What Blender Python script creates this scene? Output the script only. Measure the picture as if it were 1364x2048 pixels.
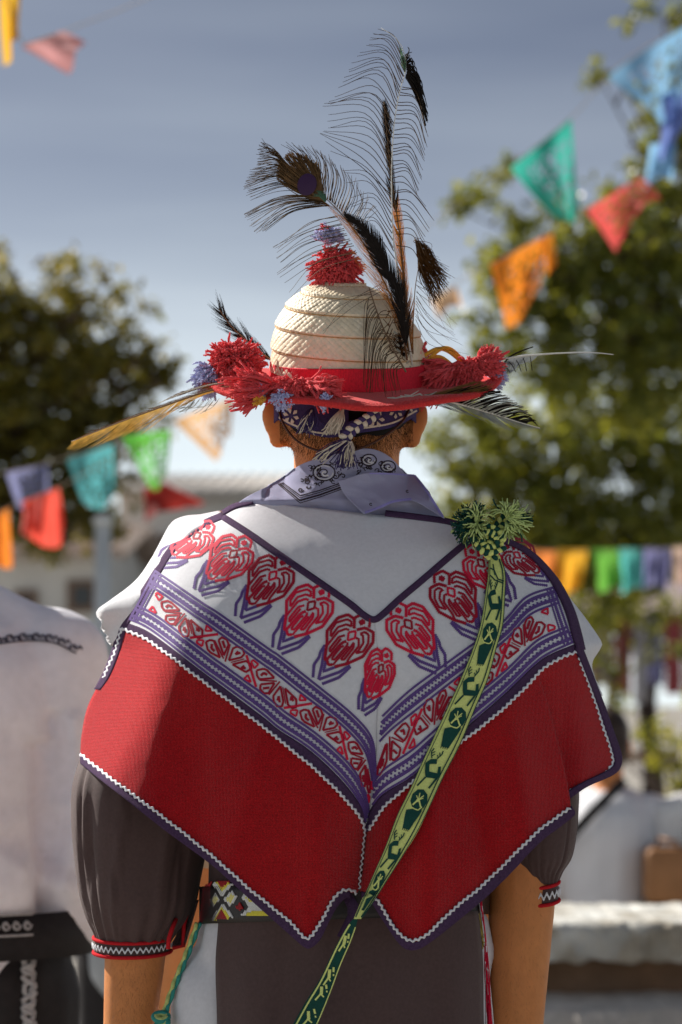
import bpy, math, random
import numpy as np
from mathutils import Vector, Matrix, noise as mnoise

for o in list(bpy.data.objects):
    bpy.data.objects.remove(o)
SC = bpy.context.scene
COL = SC.collection
R = math.radians
rnd = random.Random(7)

# ------------------------------------------------------------------ camera
CAM_Z, DIST, LENS = 1.29, 2.66, 85.0
HORIZON = 1400.0
PXMM = 36.0 / 2048.0
PITCH = math.atan((HORIZON - 1024.0) * PXMM / LENS)
cam_d = bpy.data.cameras.new('camera')
cam = bpy.data.objects.new('camera', cam_d)
COL.objects.link(cam)
cam.location = (0, -DIST, CAM_Z)
cam.rotation_euler = (R(90) + PITCH, 0, 0)
cam_d.sensor_fit = 'VERTICAL'
cam_d.sensor_height = 36.0
cam_d.sensor_width = 24.0
cam_d.lens = LENS
cam_d.clip_end = 2000
cam_d.dof.use_dof = True
cam_d.dof.focus_distance = 2.57
cam_d.dof.aperture_fstop = 5.2
cam_d.dof.aperture_blades = 0
SC.camera = cam

# ------------------------------------------------------------------ sky, sun, exposure
SUN_DIR = Vector((-0.62, 0.48, 0.62)).normalized()     # towards the sun
SUN_EL = math.asin(SUN_DIR.z)
world = bpy.data.worlds.new('World')
SC.world = world
world.use_nodes = True
wn, wl = world.node_tree.nodes, world.node_tree.links
wn.clear()
w_out = wn.new('ShaderNodeOutputWorld')
w_bg = wn.new('ShaderNodeBackground')
w_sky = wn.new('ShaderNodeTexSky')
w_sky.sky_type = 'NISHITA'
w_sky.sun_disc = False
w_sky.sun_elevation = SUN_EL
w_sky.sun_rotation = math.atan2(SUN_DIR.x, SUN_DIR.y)
w_sky.dust_density = 0.6
w_sky.air_density = 0.45
w_sky.ozone_density = 1.0
w_hsv = wn.new('ShaderNodeHueSaturation')
w_hsv.inputs['Saturation'].default_value = 0.70
w_tc = wn.new('ShaderNodeTexCoord')
w_map = wn.new('ShaderNodeMapping')
w_map.inputs['Scale'].default_value = (1.3, 1.3, 11.0)
w_noise = wn.new('ShaderNodeTexNoise')
w_noise.inputs['Scale'].default_value = 1.6
w_noise.inputs['Detail'].default_value = 4.0
w_noise.inputs['Roughness'].default_value = 0.5
w_ramp = wn.new('ShaderNodeValToRGB')
w_ramp.color_ramp.elements[0].position = 0.38
w_ramp.color_ramp.elements[0].color = (0, 0, 0, 1)
w_ramp.color_ramp.elements[1].position = 0.72
w_ramp.color_ramp.elements[1].color = (1, 1, 1, 1)
w_mix = wn.new('ShaderNodeMixRGB')
w_mix.inputs['Color2'].default_value = (13.5, 14.9, 15.2, 1)     # thin sunlit cloud
wl.new(w_tc.outputs['Generated'], w_map.inputs['Vector'])
wl.new(w_map.outputs['Vector'], w_noise.inputs['Vector'])
wl.new(w_noise.outputs['Fac'], w_ramp.inputs['Fac'])
wl.new(w_sky.outputs['Color'], w_hsv.inputs['Color'])
wl.new(w_hsv.outputs['Color'], w_mix.inputs['Color1'])
w_sep = wn.new('ShaderNodeSeparateXYZ')              # the cloud sheet thickens towards the horizon all round
w_mr = wn.new('ShaderNodeMapRange'); w_mr.interpolation_type = 'SMOOTHSTEP'
for k_, v_ in (('From Min', 0.0), ('From Max', 0.27), ('To Min', 0.92), ('To Max', 0.0)): w_mr.inputs[k_].default_value = v_
w_m1 = wn.new('ShaderNodeMath'); w_m1.operation = 'MULTIPLY_ADD'; w_m1.inputs[1].default_value = 0.40; w_m1.inputs[2].default_value = 0.74
w_m2 = wn.new('ShaderNodeMath'); w_m2.operation = 'MULTIPLY'
w_m3 = wn.new('ShaderNodeMath'); w_m3.operation = 'MULTIPLY_ADD'; w_m3.inputs[1].default_value = 0.11; w_m3.use_clamp = True
wl.new(w_tc.outputs['Generated'], w_sep.inputs['Vector']); wl.new(w_sep.outputs['Z'], w_mr.inputs['Value'])
wl.new(w_ramp.outputs['Color'], w_m1.inputs[0]); wl.new(w_mr.outputs['Result'], w_m2.inputs[0]); wl.new(w_m1.outputs[0], w_m2.inputs[1])
wl.new(w_ramp.outputs['Color'], w_m3.inputs[0]); wl.new(w_m2.outputs[0], w_m3.inputs[2])
wl.new(w_m3.outputs[0], w_mix.inputs['Fac'])
wl.new(w_mix.outputs['Color'], w_bg.inputs['Color'])
w_bg.inputs['Strength'].default_value = 0.050
wl.new(w_bg.outputs['Background'], w_out.inputs['Surface'])

sun_d = bpy.data.lights.new('sun', 'SUN')
sun = bpy.data.objects.new('sun', sun_d)
COL.objects.link(sun)
sun_d.energy = 5.0
sun_d.angle = R(0.53)
sun_d.color = (1.0, 0.95, 0.87)
sun.rotation_euler = (-SUN_DIR).to_track_quat('-Z', 'Y').to_euler()
sun.location = (-6, 5, 9)

SC.view_settings.view_transform = 'Standard'
SC.view_settings.look = 'None'
SC.view_settings.gamma = 1.0
SC.view_settings.use_curve_mapping = False
SC.view_settings.exposure = 0.68
SC.render.engine = 'CYCLES'
SC.cycles.use_denoising = True
SC.cycles.max_bounces = 8
SC.cycles.transparent_max_bounces = 8
SC.cycles.sample_clamp_indirect = 8.0

# ------------------------------------------------------------------ pixel -> place
CP, SP = math.cos(PITCH), math.sin(PITCH)

def W(px, py, y):
    """the point with world depth y seen at photo pixel (px, py)"""
    dx = (px - 682.0) * PXMM / LENS
    dv = (1024.0 - py) * PXMM / LENS
    # camera forward (0,CP,SP), up (0,-SP,CP)
    ry = CP - dv * SP
    rz = SP + dv * CP
    t = (y + DIST) / ry
    return Vector((dx * t, y, CAM_Z + rz * t))

def S(y):
    """metres per photo pixel at depth y"""
    return (y + DIST) * PXMM / LENS

# ------------------------------------------------------------------ curves
def spl(xs, ys):
    xs = [float(a) for a in xs]; ys = [float(a) for a in ys]
    n = len(xs)
    d = [(ys[i + 1] - ys[i]) / (xs[i + 1] - xs[i]) for i in range(n - 1)]
    m = [d[0]] + [(d[i - 1] + d[i]) / 2 for i in range(1, n - 1)] + [d[-1]]
    def f(x):
        if x <= xs[0]: return ys[0]
        if x >= xs[-1]: return ys[-1]
        i = 0
        while x > xs[i + 1]: i += 1
        h = xs[i + 1] - xs[i]; t = (x - xs[i]) / h
        return ((1 + 2 * t) * (1 - t) ** 2 * ys[i] + t * (1 - t) ** 2 * h * m[i]
                + t * t * (3 - 2 * t) * ys[i + 1] + t * t * (t - 1) * h * m[i + 1])
    return f

class Curve:
    """arc-length curve through points (any dimension); smooth unless smooth=False"""
    def __init__(s, pts, smooth=True, fine=14):
        P = [np.array(p, float) for p in pts]
        if smooth and len(P) > 2:
            Q = [2 * P[0] - P[1]] + P + [2 * P[-1] - P[-2]]
            out = []
            for i in range(1, len(Q) - 2):
                a, b, c, d = Q[i - 1], Q[i], Q[i + 1], Q[i + 2]
                for k in range(fine):
                    t = k / fine
                    out.append(0.5 * (2 * b + (c - a) * t + (2 * a - 5 * b + 4 * c - d) * t * t
                                      + (3 * b - a - 3 * c + d) * t ** 3))
            out.append(P[-1]); P = out
        s.P = np.array(P)
        L = np.linalg.norm(np.diff(s.P, axis=0), axis=1)
        s.c = np.concatenate([[0], np.cumsum(L)])
        s.len = float(s.c[-1])
    def at(s, u):
        d = min(max(u, 0.0), 1.0) * s.len
        return np.array([np.interp(d, s.c, s.P[:, k]) for k in range(s.P.shape[1])])
    def pts(s, n):
        return [s.at(i / (n - 1)) for i in range(n)]
    def tan(s, u):
        e = 0.004
        t = s.at(u + e) - s.at(u - e)
        return t / (np.linalg.norm(t) + 1e-9)

# ------------------------------------------------------------------ mesh builder
class MB:
    def __init__(s):
        s.v, s.f, s.uv = [], [], []
    def add(s, v):
        s.v.append((float(v[0]), float(v[1]), float(v[2]))); return len(s.v) - 1
    def grid(s, rows, close=False):
        b = len(s.v); n, m = len(rows), len(rows[0])
        for r in rows:
            for p in r: s.add(p)
        for i in range(n - 1):
            for j in range(m if close else m - 1):
                k = (j + 1) % m
                s.f.append((b + i * m + j, b + i * m + k, b + (i + 1) * m + k, b + (i + 1) * m + j))
        return b
    def poly(s, pts):
        s.f.append(tuple(s.add(p) for p in pts))
    def tube(s, pts, r, n=5, cap=True):
        pts = [Vector(p) for p in pts]; m = len(pts)
        rr = r if hasattr(r, '__len__') else [r] * m
        rows = []; ref = None
        for i, p in enumerate(pts):
            t = (pts[min(i + 1, m - 1)] - pts[max(i - 1, 0)])
            if t.length < 1e-9: t = Vector((0, 0, 1))
            t.normalize()
            if ref is None:
                ref = t.orthogonal().normalized()
            else:
                ref = (ref - t * ref.dot(t))
                if ref.length < 1e-6: ref = t.orthogonal()
                ref.normalize()
            b = t.cross(ref)
            rows.append([p + (ref * math.cos(2 * math.pi * k / n) + b * math.sin(2 * math.pi * k / n)) * rr[i]
                         for k in range(n)])
        b0 = s.grid(rows, True)
        if cap:
            s.f.append(tuple(b0 + k for k in range(n))[::-1])
            s.f.append(tuple(b0 + (m - 1) * n + k for k in range(n)))
    def ribbon(s, pts, w, nrm):
        """flat strip along 3d pts, width w (list ok), side = tangent x nrm"""
        pts = [Vector(p) for p in pts]; m = len(pts)
        ww = w if hasattr(w, '__len__') else [w] * m
        rows = []
        for i, p in enumerate(pts):
            t = (pts[min(i + 1, m - 1)] - pts[max(i - 1, 0)]).normalized()
            sd = t.cross(Vector(nrm))
            if sd.length < 1e-6: sd = t.orthogonal()
            sd.normalize()
            rows.append([p - sd * ww[i] / 2, p + sd * ww[i] / 2])
        s.grid(rows)
    def ball(s, c, r, nu=8, nv=6, mat=None):
        c = Vector(c); r = Vector(r) if hasattr(r, '__len__') else Vector((r, r, r))
        rows = []
        for i in range(nv + 1):
            a = math.pi * i / nv
            row = []
            for j in range(nu):
                b = 2 * math.pi * j / nu
                q = Vector((r.x * math.sin(a) * math.cos(b), r.y * math.sin(a) * math.sin(b), r.z * math.cos(a)))
                if mat is not None: q = mat @ q
                row.append(c + q)
            rows.append(row)
        s.grid(rows, True)
    def cap2(s, p0, r0, p1, r1, nu=14):
        """tapered capsule"""
        p0, p1 = Vector(p0), Vector(p1)
        d = (p1 - p0)
        z = d.normalized(); x = z.orthogonal().normalized(); y = z.cross(x)
        rows = []
        for i in range(5):
            a = math.pi / 2 * i / 4
            rows.append([p0 - z * r0 * math.cos(a) + (x * math.cos(2 * math.pi * j / nu) + y * math.sin(2 * math.pi * j / nu)) * max(r0 * math.sin(a), 1e-4) for j in range(nu)])
        for i in range(5):
            a = math.pi / 2 * (1 - i / 4)
            rows.append([p1 + z * r1 * math.cos(a) + (x * math.cos(2 * math.pi * j / nu) + y * math.sin(2 * math.pi * j / nu)) * max(r1 * math.sin(a), 1e-4) for j in range(nu)])
        s.grid(rows, True)
    def box(s, lo, hi):
        b = len(s.v)
        for z in (lo[2], hi[2]):
            for x, y in ((lo[0], lo[1]), (hi[0], lo[1]), (hi[0], hi[1]), (lo[0], hi[1])):
                s.add((x, y, z))
        for q in ((0, 3, 2, 1), (4, 5, 6, 7), (0, 1, 5, 4), (1, 2, 6, 5), (2, 3, 7, 6), (3, 0, 4, 7)):
            s.f.append(tuple(b + k for k in q))
    def mesh(s, name, smooth=True):
        me = bpy.data.meshes.new(name)
        me.from_pydata(s.v, [], s.f)
        me.validate()
        if smooth:
            me.polygons.foreach_set('use_smooth', [True] * len(me.polygons))
        me.update()
        return me

def link(o, parent=None):
    COL.objects.link(o)
    if parent is not None:
        o.parent = parent
        root = parent
        loc = Vector(parent.location)
        while root.parent is not None:          # nested parts share the root's frame
            root = root.parent
        if parent.parent is None and parent.type == 'EMPTY':
            o.matrix_parent_inverse = Matrix.Translation(-Vector(parent.location))
    return o

def obj(name, mb, mat, parent=None, kind=None, smooth=True, solid=0, bevel=0, label=None):
    me = mb.mesh(name, smooth) if isinstance(mb, MB) else mb
    if mat is not None:
        me.materials.clear(); me.materials.append(mat)
    o = bpy.data.objects.new(name, me)
    link(o, parent)
    if kind: o['kind'] = kind
    if label: o['label'] = label
    if solid:
        m = o.modifiers.new('thick', 'SOLIDIFY'); m.thickness = abs(solid); m.offset = 1
    if bevel:
        m = o.modifiers.new('bevel', 'BEVEL'); m.width = bevel; m.segments = 2
    return o

def thing(name, label, cat, loc=(0, 0, 0), group=None):
    o = bpy.data.objects.new(name, None)
    COL.objects.link(o)
    o.empty_display_size = 0.1
    o.location = loc
    o['label'] = label; o['category'] = cat
    if group: o['group'] = group
    return o

def tag(o, label, cat, group=None):
    o['label'] = label; o['category'] = cat
    if group: o['group'] = group
    return o

def blob(name, parts, mat, parent=None, voxel=0.008, smooth=6, tweak=None):
    """one continuous skin over overlapping capsules and balls"""
    mb = MB()
    for p in parts:
        if p[0] == 'c': mb.cap2(*p[1:])
        elif p[0] == 'b': mb.ball(p[1], p[2], 16, 12, p[3] if len(p) > 3 else None)
    me = mb.mesh(name)
    o = bpy.data.objects.new(name, me)
    COL.objects.link(o)
    m = o.modifiers.new('r', 'REMESH'); m.mode = 'VOXEL'; m.voxel_size = voxel; m.use_smooth_shade = True
    m2 = o.modifiers.new('s', 'SMOOTH'); m2.factor = 0.5; m2.iterations = smooth
    dg = bpy.context.evaluated_depsgraph_get()
    new = bpy.data.meshes.new_from_object(o.evaluated_get(dg))
    bpy.data.objects.remove(o)
    if tweak:
        for v in new.vertices: v.co = tweak(v.co)
    new.name = name
    new.polygons.foreach_set('use_smooth', [True] * len(new.polygons))
    return obj(name, new, mat, parent)

# ------------------------------------------------------------------ materials
MATS = {}
def mat(name, col, rough=0.7, spec=0.3, noise=None, bump=None, sheen=0, trans=0, sss=0, wave=None, mott=None, metal=0):
    """noise=(scale, amount) colour grain; bump=(scale, strength mm); mott=(scale, colour2, lo, hi)"""
    if name in MATS: return MATS[name]
    m = bpy.data.materials.new(name)
    m.use_nodes = True
    nt = m.node_tree; n, l = nt.nodes, nt.links
    b = n['Principled BSDF']
    b.inputs['Base Color'].default_value = (*col, 1)
    b.inputs['Roughness'].default_value = rough
    b.inputs['Specular IOR Level'].default_value = spec
    b.inputs['Metallic'].default_value = metal
    if sheen:
        b.inputs['Sheen Weight'].default_value = sheen
        b.inputs['Sheen Roughness'].default_value = 0.4
    tc = n.new('ShaderNodeTexCoord')
    cur = None
    if mott:
        t = n.new('ShaderNodeTexNoise'); t.inputs['Scale'].default_value = mott[0]; t.inputs['Detail'].default_value = 5
        l.new(tc.outputs['Object'], t.inputs['Vector'])
        mr = n.new('ShaderNodeMapRange'); mr.inputs['From Min'].default_value = mott[2]; mr.inputs['From Max'].default_value = mott[3]
        l.new(t.outputs['Fac'], mr.inputs['Value'])
        mx = n.new('ShaderNodeMixRGB'); mx.inputs['Color1'].default_value = (*col, 1); mx.inputs['Color2'].default_value = (*mott[1], 1)
        l.new(mr.outputs['Result'], mx.inputs['Fac']); cur = mx.outputs['Color']
    if noise:
        t = n.new('ShaderNodeTexNoise'); t.inputs['Scale'].default_value = noise[0]; t.inputs['Detail'].default_value = 3
        l.new(tc.outputs['Object'], t.inputs['Vector'])
        mr = n.new('ShaderNodeMapRange'); mr.inputs['From Min'].default_value = 0.25; mr.inputs['From Max'].default_value = 0.75
        mr.inputs['To Min'].default_value = 1 - noise[1]; mr.inputs['To Max'].default_value = 1 + noise[1]
        l.new(t.outputs['Fac'], mr.inputs['Value'])
        mx = n.new('ShaderNodeMixRGB'); mx.blend_type = 'MULTIPLY'; mx.inputs['Fac'].default_value = 1
        if cur is None: mx.inputs['Color1'].default_value = (*col, 1)
        else: l.new(cur, mx.inputs['Color1'])
        l.new(mr.outputs['Result'], mx.inputs['Color2']); cur = mx.outputs['Color']
    if cur is not None: l.new(cur, b.inputs['Base Color'])
    hh = None
    if wave:      # woven threads: two crossed wave textures
        hs = []
        for ax in ('X', 'Z'):
            t = n.new('ShaderNodeTexWave'); t.bands_direction = ax
            t.inputs['Scale'].default_value = wave[0]; t.inputs['Distortion'].default_value = 2.2
            t.inputs['Detail'].default_value = 1.0; t.inputs['Detail Scale'].default_value = 2.0
            l.new(tc.outputs['Object'], t.inputs['Vector']); hs.append(t.outputs['Fac'])
        a = n.new('ShaderNodeMath'); a.operation = 'ADD'
        l.new(hs[0], a.inputs[0]); l.new(hs[1], a.inputs[1]); hh = (a.outputs[0], wave[1])
    if bump:
        t = n.new('ShaderNodeTexNoise'); t.inputs['Scale'].default_value = bump[0]; t.inputs['Detail'].default_value = 4
        l.new(tc.outputs['Object'], t.inputs['Vector'])
        bp = n.new('ShaderNodeBump'); bp.inputs['Strength'].default_value = 1.0; bp.inputs['Distance'].default_value = bump[1] / 1000
        l.new(t.outputs['Fac'], bp.inputs['Height'])
        if hh:
            bp2 = n.new('ShaderNodeBump'); bp2.inputs['Distance'].default_value = hh[1] / 1000
            l.new(hh[0], bp2.inputs['Height']); l.new(bp.outputs['Normal'], bp2.inputs['Normal']); bp = bp2
        l.new(bp.outputs['Normal'], b.inputs['Normal'])
    elif hh:
        bp = n.new('ShaderNodeBump'); bp.inputs['Distance'].default_value = hh[1] / 1000
        l.new(hh[0], bp.inputs['Height']); l.new(bp.outputs['Normal'], b.inputs['Normal'])
    if sss:
        b.inputs['Subsurface Weight'].default_value = sss
        b.inputs['Subsurface Radius'].default_value = (0.008, 0.003, 0.0015)
        b.inputs['Subsurface Scale'].default_value = 1.0
    if trans:
        tr = n.new('ShaderNodeBsdfTranslucent')
        if cur is not None: l.new(cur, tr.inputs['Color'])
        else: tr.inputs['Color'].default_value = (*col, 1)
        ms = n.new('ShaderNodeMixShader'); ms.inputs['Fac'].default_value = trans
        l.new(b.outputs['BSDF'], ms.inputs[1]); l.new(tr.outputs['BSDF'], ms.inputs[2])
        l.new(ms.outputs['Shader'], n['Material Output'].inputs['Surface'])
    MATS[name] = m
    return m

M_RED = mat('red_wool', (0.47, 0.007, 0.014), 0.9, 0.08, noise=(800, 0.40), wave=(210, 0.6), bump=(600, 0.6), sheen=0.14, mott=(9, (0.52, 0.014, 0.018), 0.35, 0.7))
M_NAVY = mat('navy_trim', (0.075, 0.040, 0.092), 0.9, 0.1, noise=(500, 0.3), wave=(420, 0.15))
M_WHITE = mat('white_cotton', (0.72, 0.72, 0.755), 0.85, 0.2, noise=(260, 0.05), wave=(420, 0.12), bump=(14, 1.5), sheen=0.1)
M_RICK = mat('white_braid', (0.72, 0.72, 0.76), 0.8, 0.2, noise=(900, 0.15), bump=(900, 0.3))
M_PURP = mat('purple_thread', (0.105, 0.055, 0.22), 0.75, 0.25, noise=(700, 0.3), bump=(1100, 0.3))
M_TRED = mat('red_thread', (0.60, 0.008, 0.045), 0.75, 0.25, noise=(700, 0.3), bump=(1100, 0.3))
M_DRED = mat('dark_red_thread', (0.33, 0.004, 0.024), 0.75, 0.25, noise=(700, 0.3), bump=(1100, 0.3))
M_LAV = mat('lavender_cotton', (0.40, 0.405, 0.58), 0.85, 0.15, noise=(60, 0.06), wave=(480, 0.1), bump=(20, 1.0), sheen=0.1, trans=0.15)
M_LAVH = mat('lavender_hem', (0.30, 0.28, 0.60), 0.85, 0.15, noise=(300, 0.1))
M_PRINT = mat('brown_print', (0.035, 0.025, 0.03), 0.9, 0.1)
M_PRINTW = mat('pale_print', (0.62, 0.62, 0.66), 0.9, 0.1)
M_SHIRT = mat('dark_shirt_cotton', (0.088, 0.054, 0.052), 0.65, 0.2, noise=(300, 0.12), wave=(520, 0.08), bump=(30, 1.2), sheen=0.12)
M_PIPE = mat('red_piping', (0.52, 0.018, 0.025), 0.9, 0.08, noise=(700, 0.25), bump=(900, 0.4))
M_TROUS = mat('white_trousers', (0.70, 0.70, 0.74), 0.85, 0.2, noise=(200, 0.05), bump=(25, 1.5), wave=(420, 0.1))
M_STRAW = mat('straw', (0.86, 0.71, 0.49), 0.55, 0.35, noise=(120, 0.10), mott=(35, (0.90, 0.79, 0.60), 0.35, 0.7), bump=(500, 0.25), trans=0.12)
M_SEAM = mat('straw_seam', (0.50, 0.27, 0.09), 0.7, 0.3, noise=(300, 0.2))
M_FELT = mat('red_felt', (0.62, 0.040, 0.040), 0.95, 0.1, noise=(500, 0.22), bump=(500, 0.8), sheen=0.15)
M_BAND = mat('red_ribbon', (0.66, 0.018, 0.04), 0.8, 0.3, noise=(400, 0.15))
M_YRED = mat('red_yarn', (0.92, 0.115, 0.130), 0.9, 0.12, noise=(450, 0.18), bump=(900, 0.9), sheen=0.25, trans=0.22)
M_YLAV = mat('lavender_yarn', (0.50, 0.52, 0.80), 0.9, 0.15, noise=(450, 0.15), bump=(900, 0.8), sheen=0.3)
M_YYEL = mat('yellow_yarn', (0.80, 0.40, 0.05), 0.9, 0.15, noise=(450, 0.15), bump=(900, 0.8), sheen=0.3)
M_BLKF = mat('black_feather', (0.016, 0.012, 0.010), 0.8, 0.12, noise=(200, 0.4))
M_HERL = mat('dark_barb', (0.085, 0.048, 0.020), 0.6, 0.25, noise=(80, 0.5), trans=0.2)
M_BRNF = mat('brown_feather', (0.13, 0.055, 0.015), 0.8, 0.12, noise=(120, 0.5), trans=0.3)
M_ORGF = mat('orange_feather', (0.48, 0.18, 0.025), 0.8, 0.12, noise=(120, 0.35), trans=0.4)
M_GOLD = mat('golden_feather', (0.72, 0.45, 0.11), 0.5, 0.4, noise=(140, 0.25), trans=0.45, mott=(16, (0.76, 0.46, 0.09), 0.35, 0.65))
M_GREYF = mat('grey_feather', (0.22, 0.24, 0.25), 0.5, 0.4, noise=(150, 0.3), trans=0.4)
M_PALEF = mat('pale_feather', (0.60, 0.58, 0.50), 0.55, 0.4, noise=(150, 0.2), trans=0.4)
M_QUILL = mat('quill', (0.72, 0.70, 0.64), 0.3, 0.5, noise=(200, 0.15))
M_BQUILL = mat('brown_quill', (0.16, 0.09, 0.04), 0.35, 0.5, noise=(200, 0.15))
M_EYE = mat('feather_eye', (0.040, 0.012, 0.055), 0.55, 0.3)
M_EYE2 = mat('feather_bronze', (0.19, 0.105, 0.042), 0.6, 0.3, noise=(150, 0.4), trans=0.25)
M_GRNF = mat('feather_green', (0.05, 0.13, 0.07), 0.35, 0.6, noise=(200, 0.4))
M_SYEL = mat('strap_yellow', (0.78, 0.86, 0.28), 0.8, 0.2, noise=(500, 0.12), wave=(600, 0.12))
M_SGRN = mat('strap_green', (0.008, 0.060, 0.048), 0.8, 0.2, noise=(500, 0.2), bump=(1100, 0.2))
M_SKIN = mat('skin', (0.60, 0.235, 0.078), 0.58, 0.25, noise=(60, 0.08), bump=(500, 0.30), sss=0.10, mott=(14, (0.60, 0.225, 0.075), 0.35, 0.7))
M_HAIR = mat('black_hair', (0.012, 0.009, 0.008), 0.75, 0.15)
M_CORD = mat('brown_cord', (0.06, 0.022, 0.012), 0.6, 0.3)
M_HBAND = mat('purple_band', (0.060, 0.042, 0.14), 0.85, 0.2, noise=(500, 0.2), wave=(500, 0.15))
M_CREAM = mat('cream_thread', (0.62, 0.55, 0.45), 0.85, 0.2, noise=(500, 0.15), bump=(900, 0.3))
# ================================================================== the setting
M_GROUND = mat('plaza_paving', (0.30, 0.28, 0.25), 0.9, 0.2, noise=(3, 0.2), mott=(0.8, (0.22, 0.20, 0.18), 0.4, 0.65), bump=(30, 4))
g = MB(); g.grid([[(-300, -60, 0), (300, -60, 0)], [(-300, 500, 0), (300, 500, 0)]])
obj('ground', g, M_GROUND, kind='structure')

def BY(d): return d - DIST          # world depth for a distance from the camera

# ---- low stone wall behind the right arm
M_STONE = mat('rough_render', (0.60, 0.60, 0.57), 0.95, 0.15, noise=(18, 0.35), mott=(9, (0.30, 0.27, 0.22), 0.42, 0.60), bump=(45, 12))
M_BRN = mat('brown_stone', (0.17, 0.10, 0.06), 0.9, 0.2, noise=(9, 0.35), mott=(5, (0.20, 0.13, 0.085), 0.4, 0.7), bump=(40, 5))
M_LEDGE = mat('pale_ledge', (0.52, 0.47, 0.42), 0.9, 0.2, noise=(14, 0.25), bump=(50, 4))
yw = BY(5.7)
zt = W(1200, 1846, yw).z; zm = W(1200, 1925, yw).z; zb = W(1200, 2002, yw).z; zl = W(1200, 2022, yw - 0.1).z
x0 = W(880, 1900, yw).x; x1 = W(1750, 1900, yw).x
lw = thing('low_stone_wall', 'low pale rough-rendered stone wall with a dark brown course under its cap', 'wall', ((x0 + x1) / 2, yw, 0))
n = 300
cap = MB(); rows = []
for jr in range(15):          # back of the top, over the worn edge, down the rough face, under
    row = []
    for i in range(n):
        x = x0 + (x1 - x0) * i / (n - 1)
        if jr < 4: y_, z_ = yw + 0.55 - 0.17 * jr, zt
        elif jr < 13: y_, z_ = yw + 0.015 * (jr == 4), zt + (zm - zt) * (jr - 4) / 8
        else: y_, z_ = yw + 0.05 + 0.1 * (jr - 13), zm + 0.004
        d_ = 0.016 * mnoise.noise(Vector((x * 12, z_ * 12, 1))) + 0.012 * mnoise.noise(Vector((x * 30, z_ * 30, 4)))
        e_ = 0.012 * mnoise.noise(Vector((x * 11, 2, 3))) + 0.010 * mnoise.noise(Vector((x * 26, 2, 3)))
        if 4 <= jr < 13: y_ += d_; z_ += e_ * (jr - 4) / 8
        elif jr >= 13: z_ += e_
        else: z_ += 0.3 * d_
        row.append((x, y_, z_))
    rows.append(row)
cap.grid(rows)
obj('cap_stone', cap, M_STONE, lw)
c = MB(); c.box((x0 + 0.01, yw + 0.10, 0.0), (x1 - 0.01, yw + 0.53, zm + 0.02)); obj('brown_course', c, M_BRN, lw, bevel=0.01, smooth=False)
led = MB()
rows = [[], [], []]
for i in range(n):
    x = x0 + (x1 - x0) * i / (n - 1)
    j = 0.03 * mnoise.noise(Vector((x * 6, 2, 8))) + 0.015 * mnoise.noise(Vector((x * 25, 2, 8)))
    rows[0].append((x, yw + 0.12, zb + 0.01 + j * 0.2)); rows[1].append((x, yw - 0.13 + j, zb - 0.01 + j * 0.3)); rows[2].append((x, yw - 0.13 + j, 0.0))
led.grid(rows)
obj('ledge', led, M_LEDGE, lw)

# ---- houses on the left
M_WALLW = mat('white_render', (0.70, 0.69, 0.66), 0.9, 0.2, noise=(2.5, 0.08), mott=(0.9, (0.58, 0.56, 0.52), 0.5, 0.75))
M_WALLO = mat('ochre_render', (0.46, 0.30, 0.20), 0.9, 0.2, noise=(2.5, 0.15))
M_TILE = mat('clay_tile', (0.34, 0.15, 0.09), 0.85, 0.2, noise=(6, 0.3))
M_DARK = mat('dark_glass', (0.02, 0.022, 0.025), 0.2, 0.5)
M_FRAME = mat('window_frame_paint', (0.20, 0.13, 0.09), 0.6, 0.3)

def house(label, px0, px1, eave_py, ridge_py, dist, mwall, depth, wins, mroof=None):
    mroof = mroof or M_TILE
    y = BY(dist)
    a = W(px0, eave_py, y); b = W(px1, eave_py, y)
    h = thing('house', label, 'house', ((a.x + b.x) / 2, y, 0))
    zr = W(px0, ridge_py, y + depth / 2).z
    m = MB(); m.box((a.x, y, 0), (b.x, y + depth, a.z)); obj('wall', m, mwall, h, smooth=False)
    r = MB()
    ov = 0.35
    k = 40; rows = []
    for (yy, zz) in ((y - ov, a.z - 0.06), (y + depth / 2, zr), (y + depth + ov, a.z - 0.06)):
        rows.append([(a.x - 0.2 + (b.x - a.x + 0.4) * i / k, yy, zz + (0.05 if i % 2 else 0.0)) for i in range(k + 1)])
    r.grid(rows)
    obj('roof', r, mroof, h, smooth=False, solid=0.08)
    gb = MB()
    for xx in (a.x, b.x):
        gb.poly([(xx, y, a.z), (xx, y + depth, a.z), (xx, y + depth / 2, zr - 0.03)])
    obj('gable', gb, mwall, h, smooth=False)
    for (wx0, wy0, wx1, wy1) in wins:
        p = W(wx0, wy0, y); q = W(wx1, wy1, y)
        m = MB(); m.box((p.x, y - 0.05, q.z), (q.x, y - 0.003, p.z)); f = obj('window', m, M_FRAME, h, smooth=False)
        m = MB(); m.box((p.x + 0.06, y - 0.058, q.z + 0.06), (q.x - 0.06, y - 0.051, p.z - 0.06)); obj('pane', m, M_DARK, f, smooth=False)
    return h
house('long white rendered house with a pale roof behind the plaza trees', 238, 700, 990, 966, 26, M_WALLW, 6, [(300, 1070, 345, 1160), (520, 1070, 565, 1160)], mat('pale_roof', (0.62, 0.58, 0.54), 0.9, 0.2, noise=(4, 0.15)))
house('small white house with weathered tile roof beyond the left-hand tree', -260, 208, 1112, 1070, 22, M_WALLW, 5, [(30, 1180, 75, 1260), (135, 1160, 196, 1225)], mat('weathered_tile', (0.46, 0.36, 0.30), 0.9, 0.2, noise=(6, 0.25)))

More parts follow.
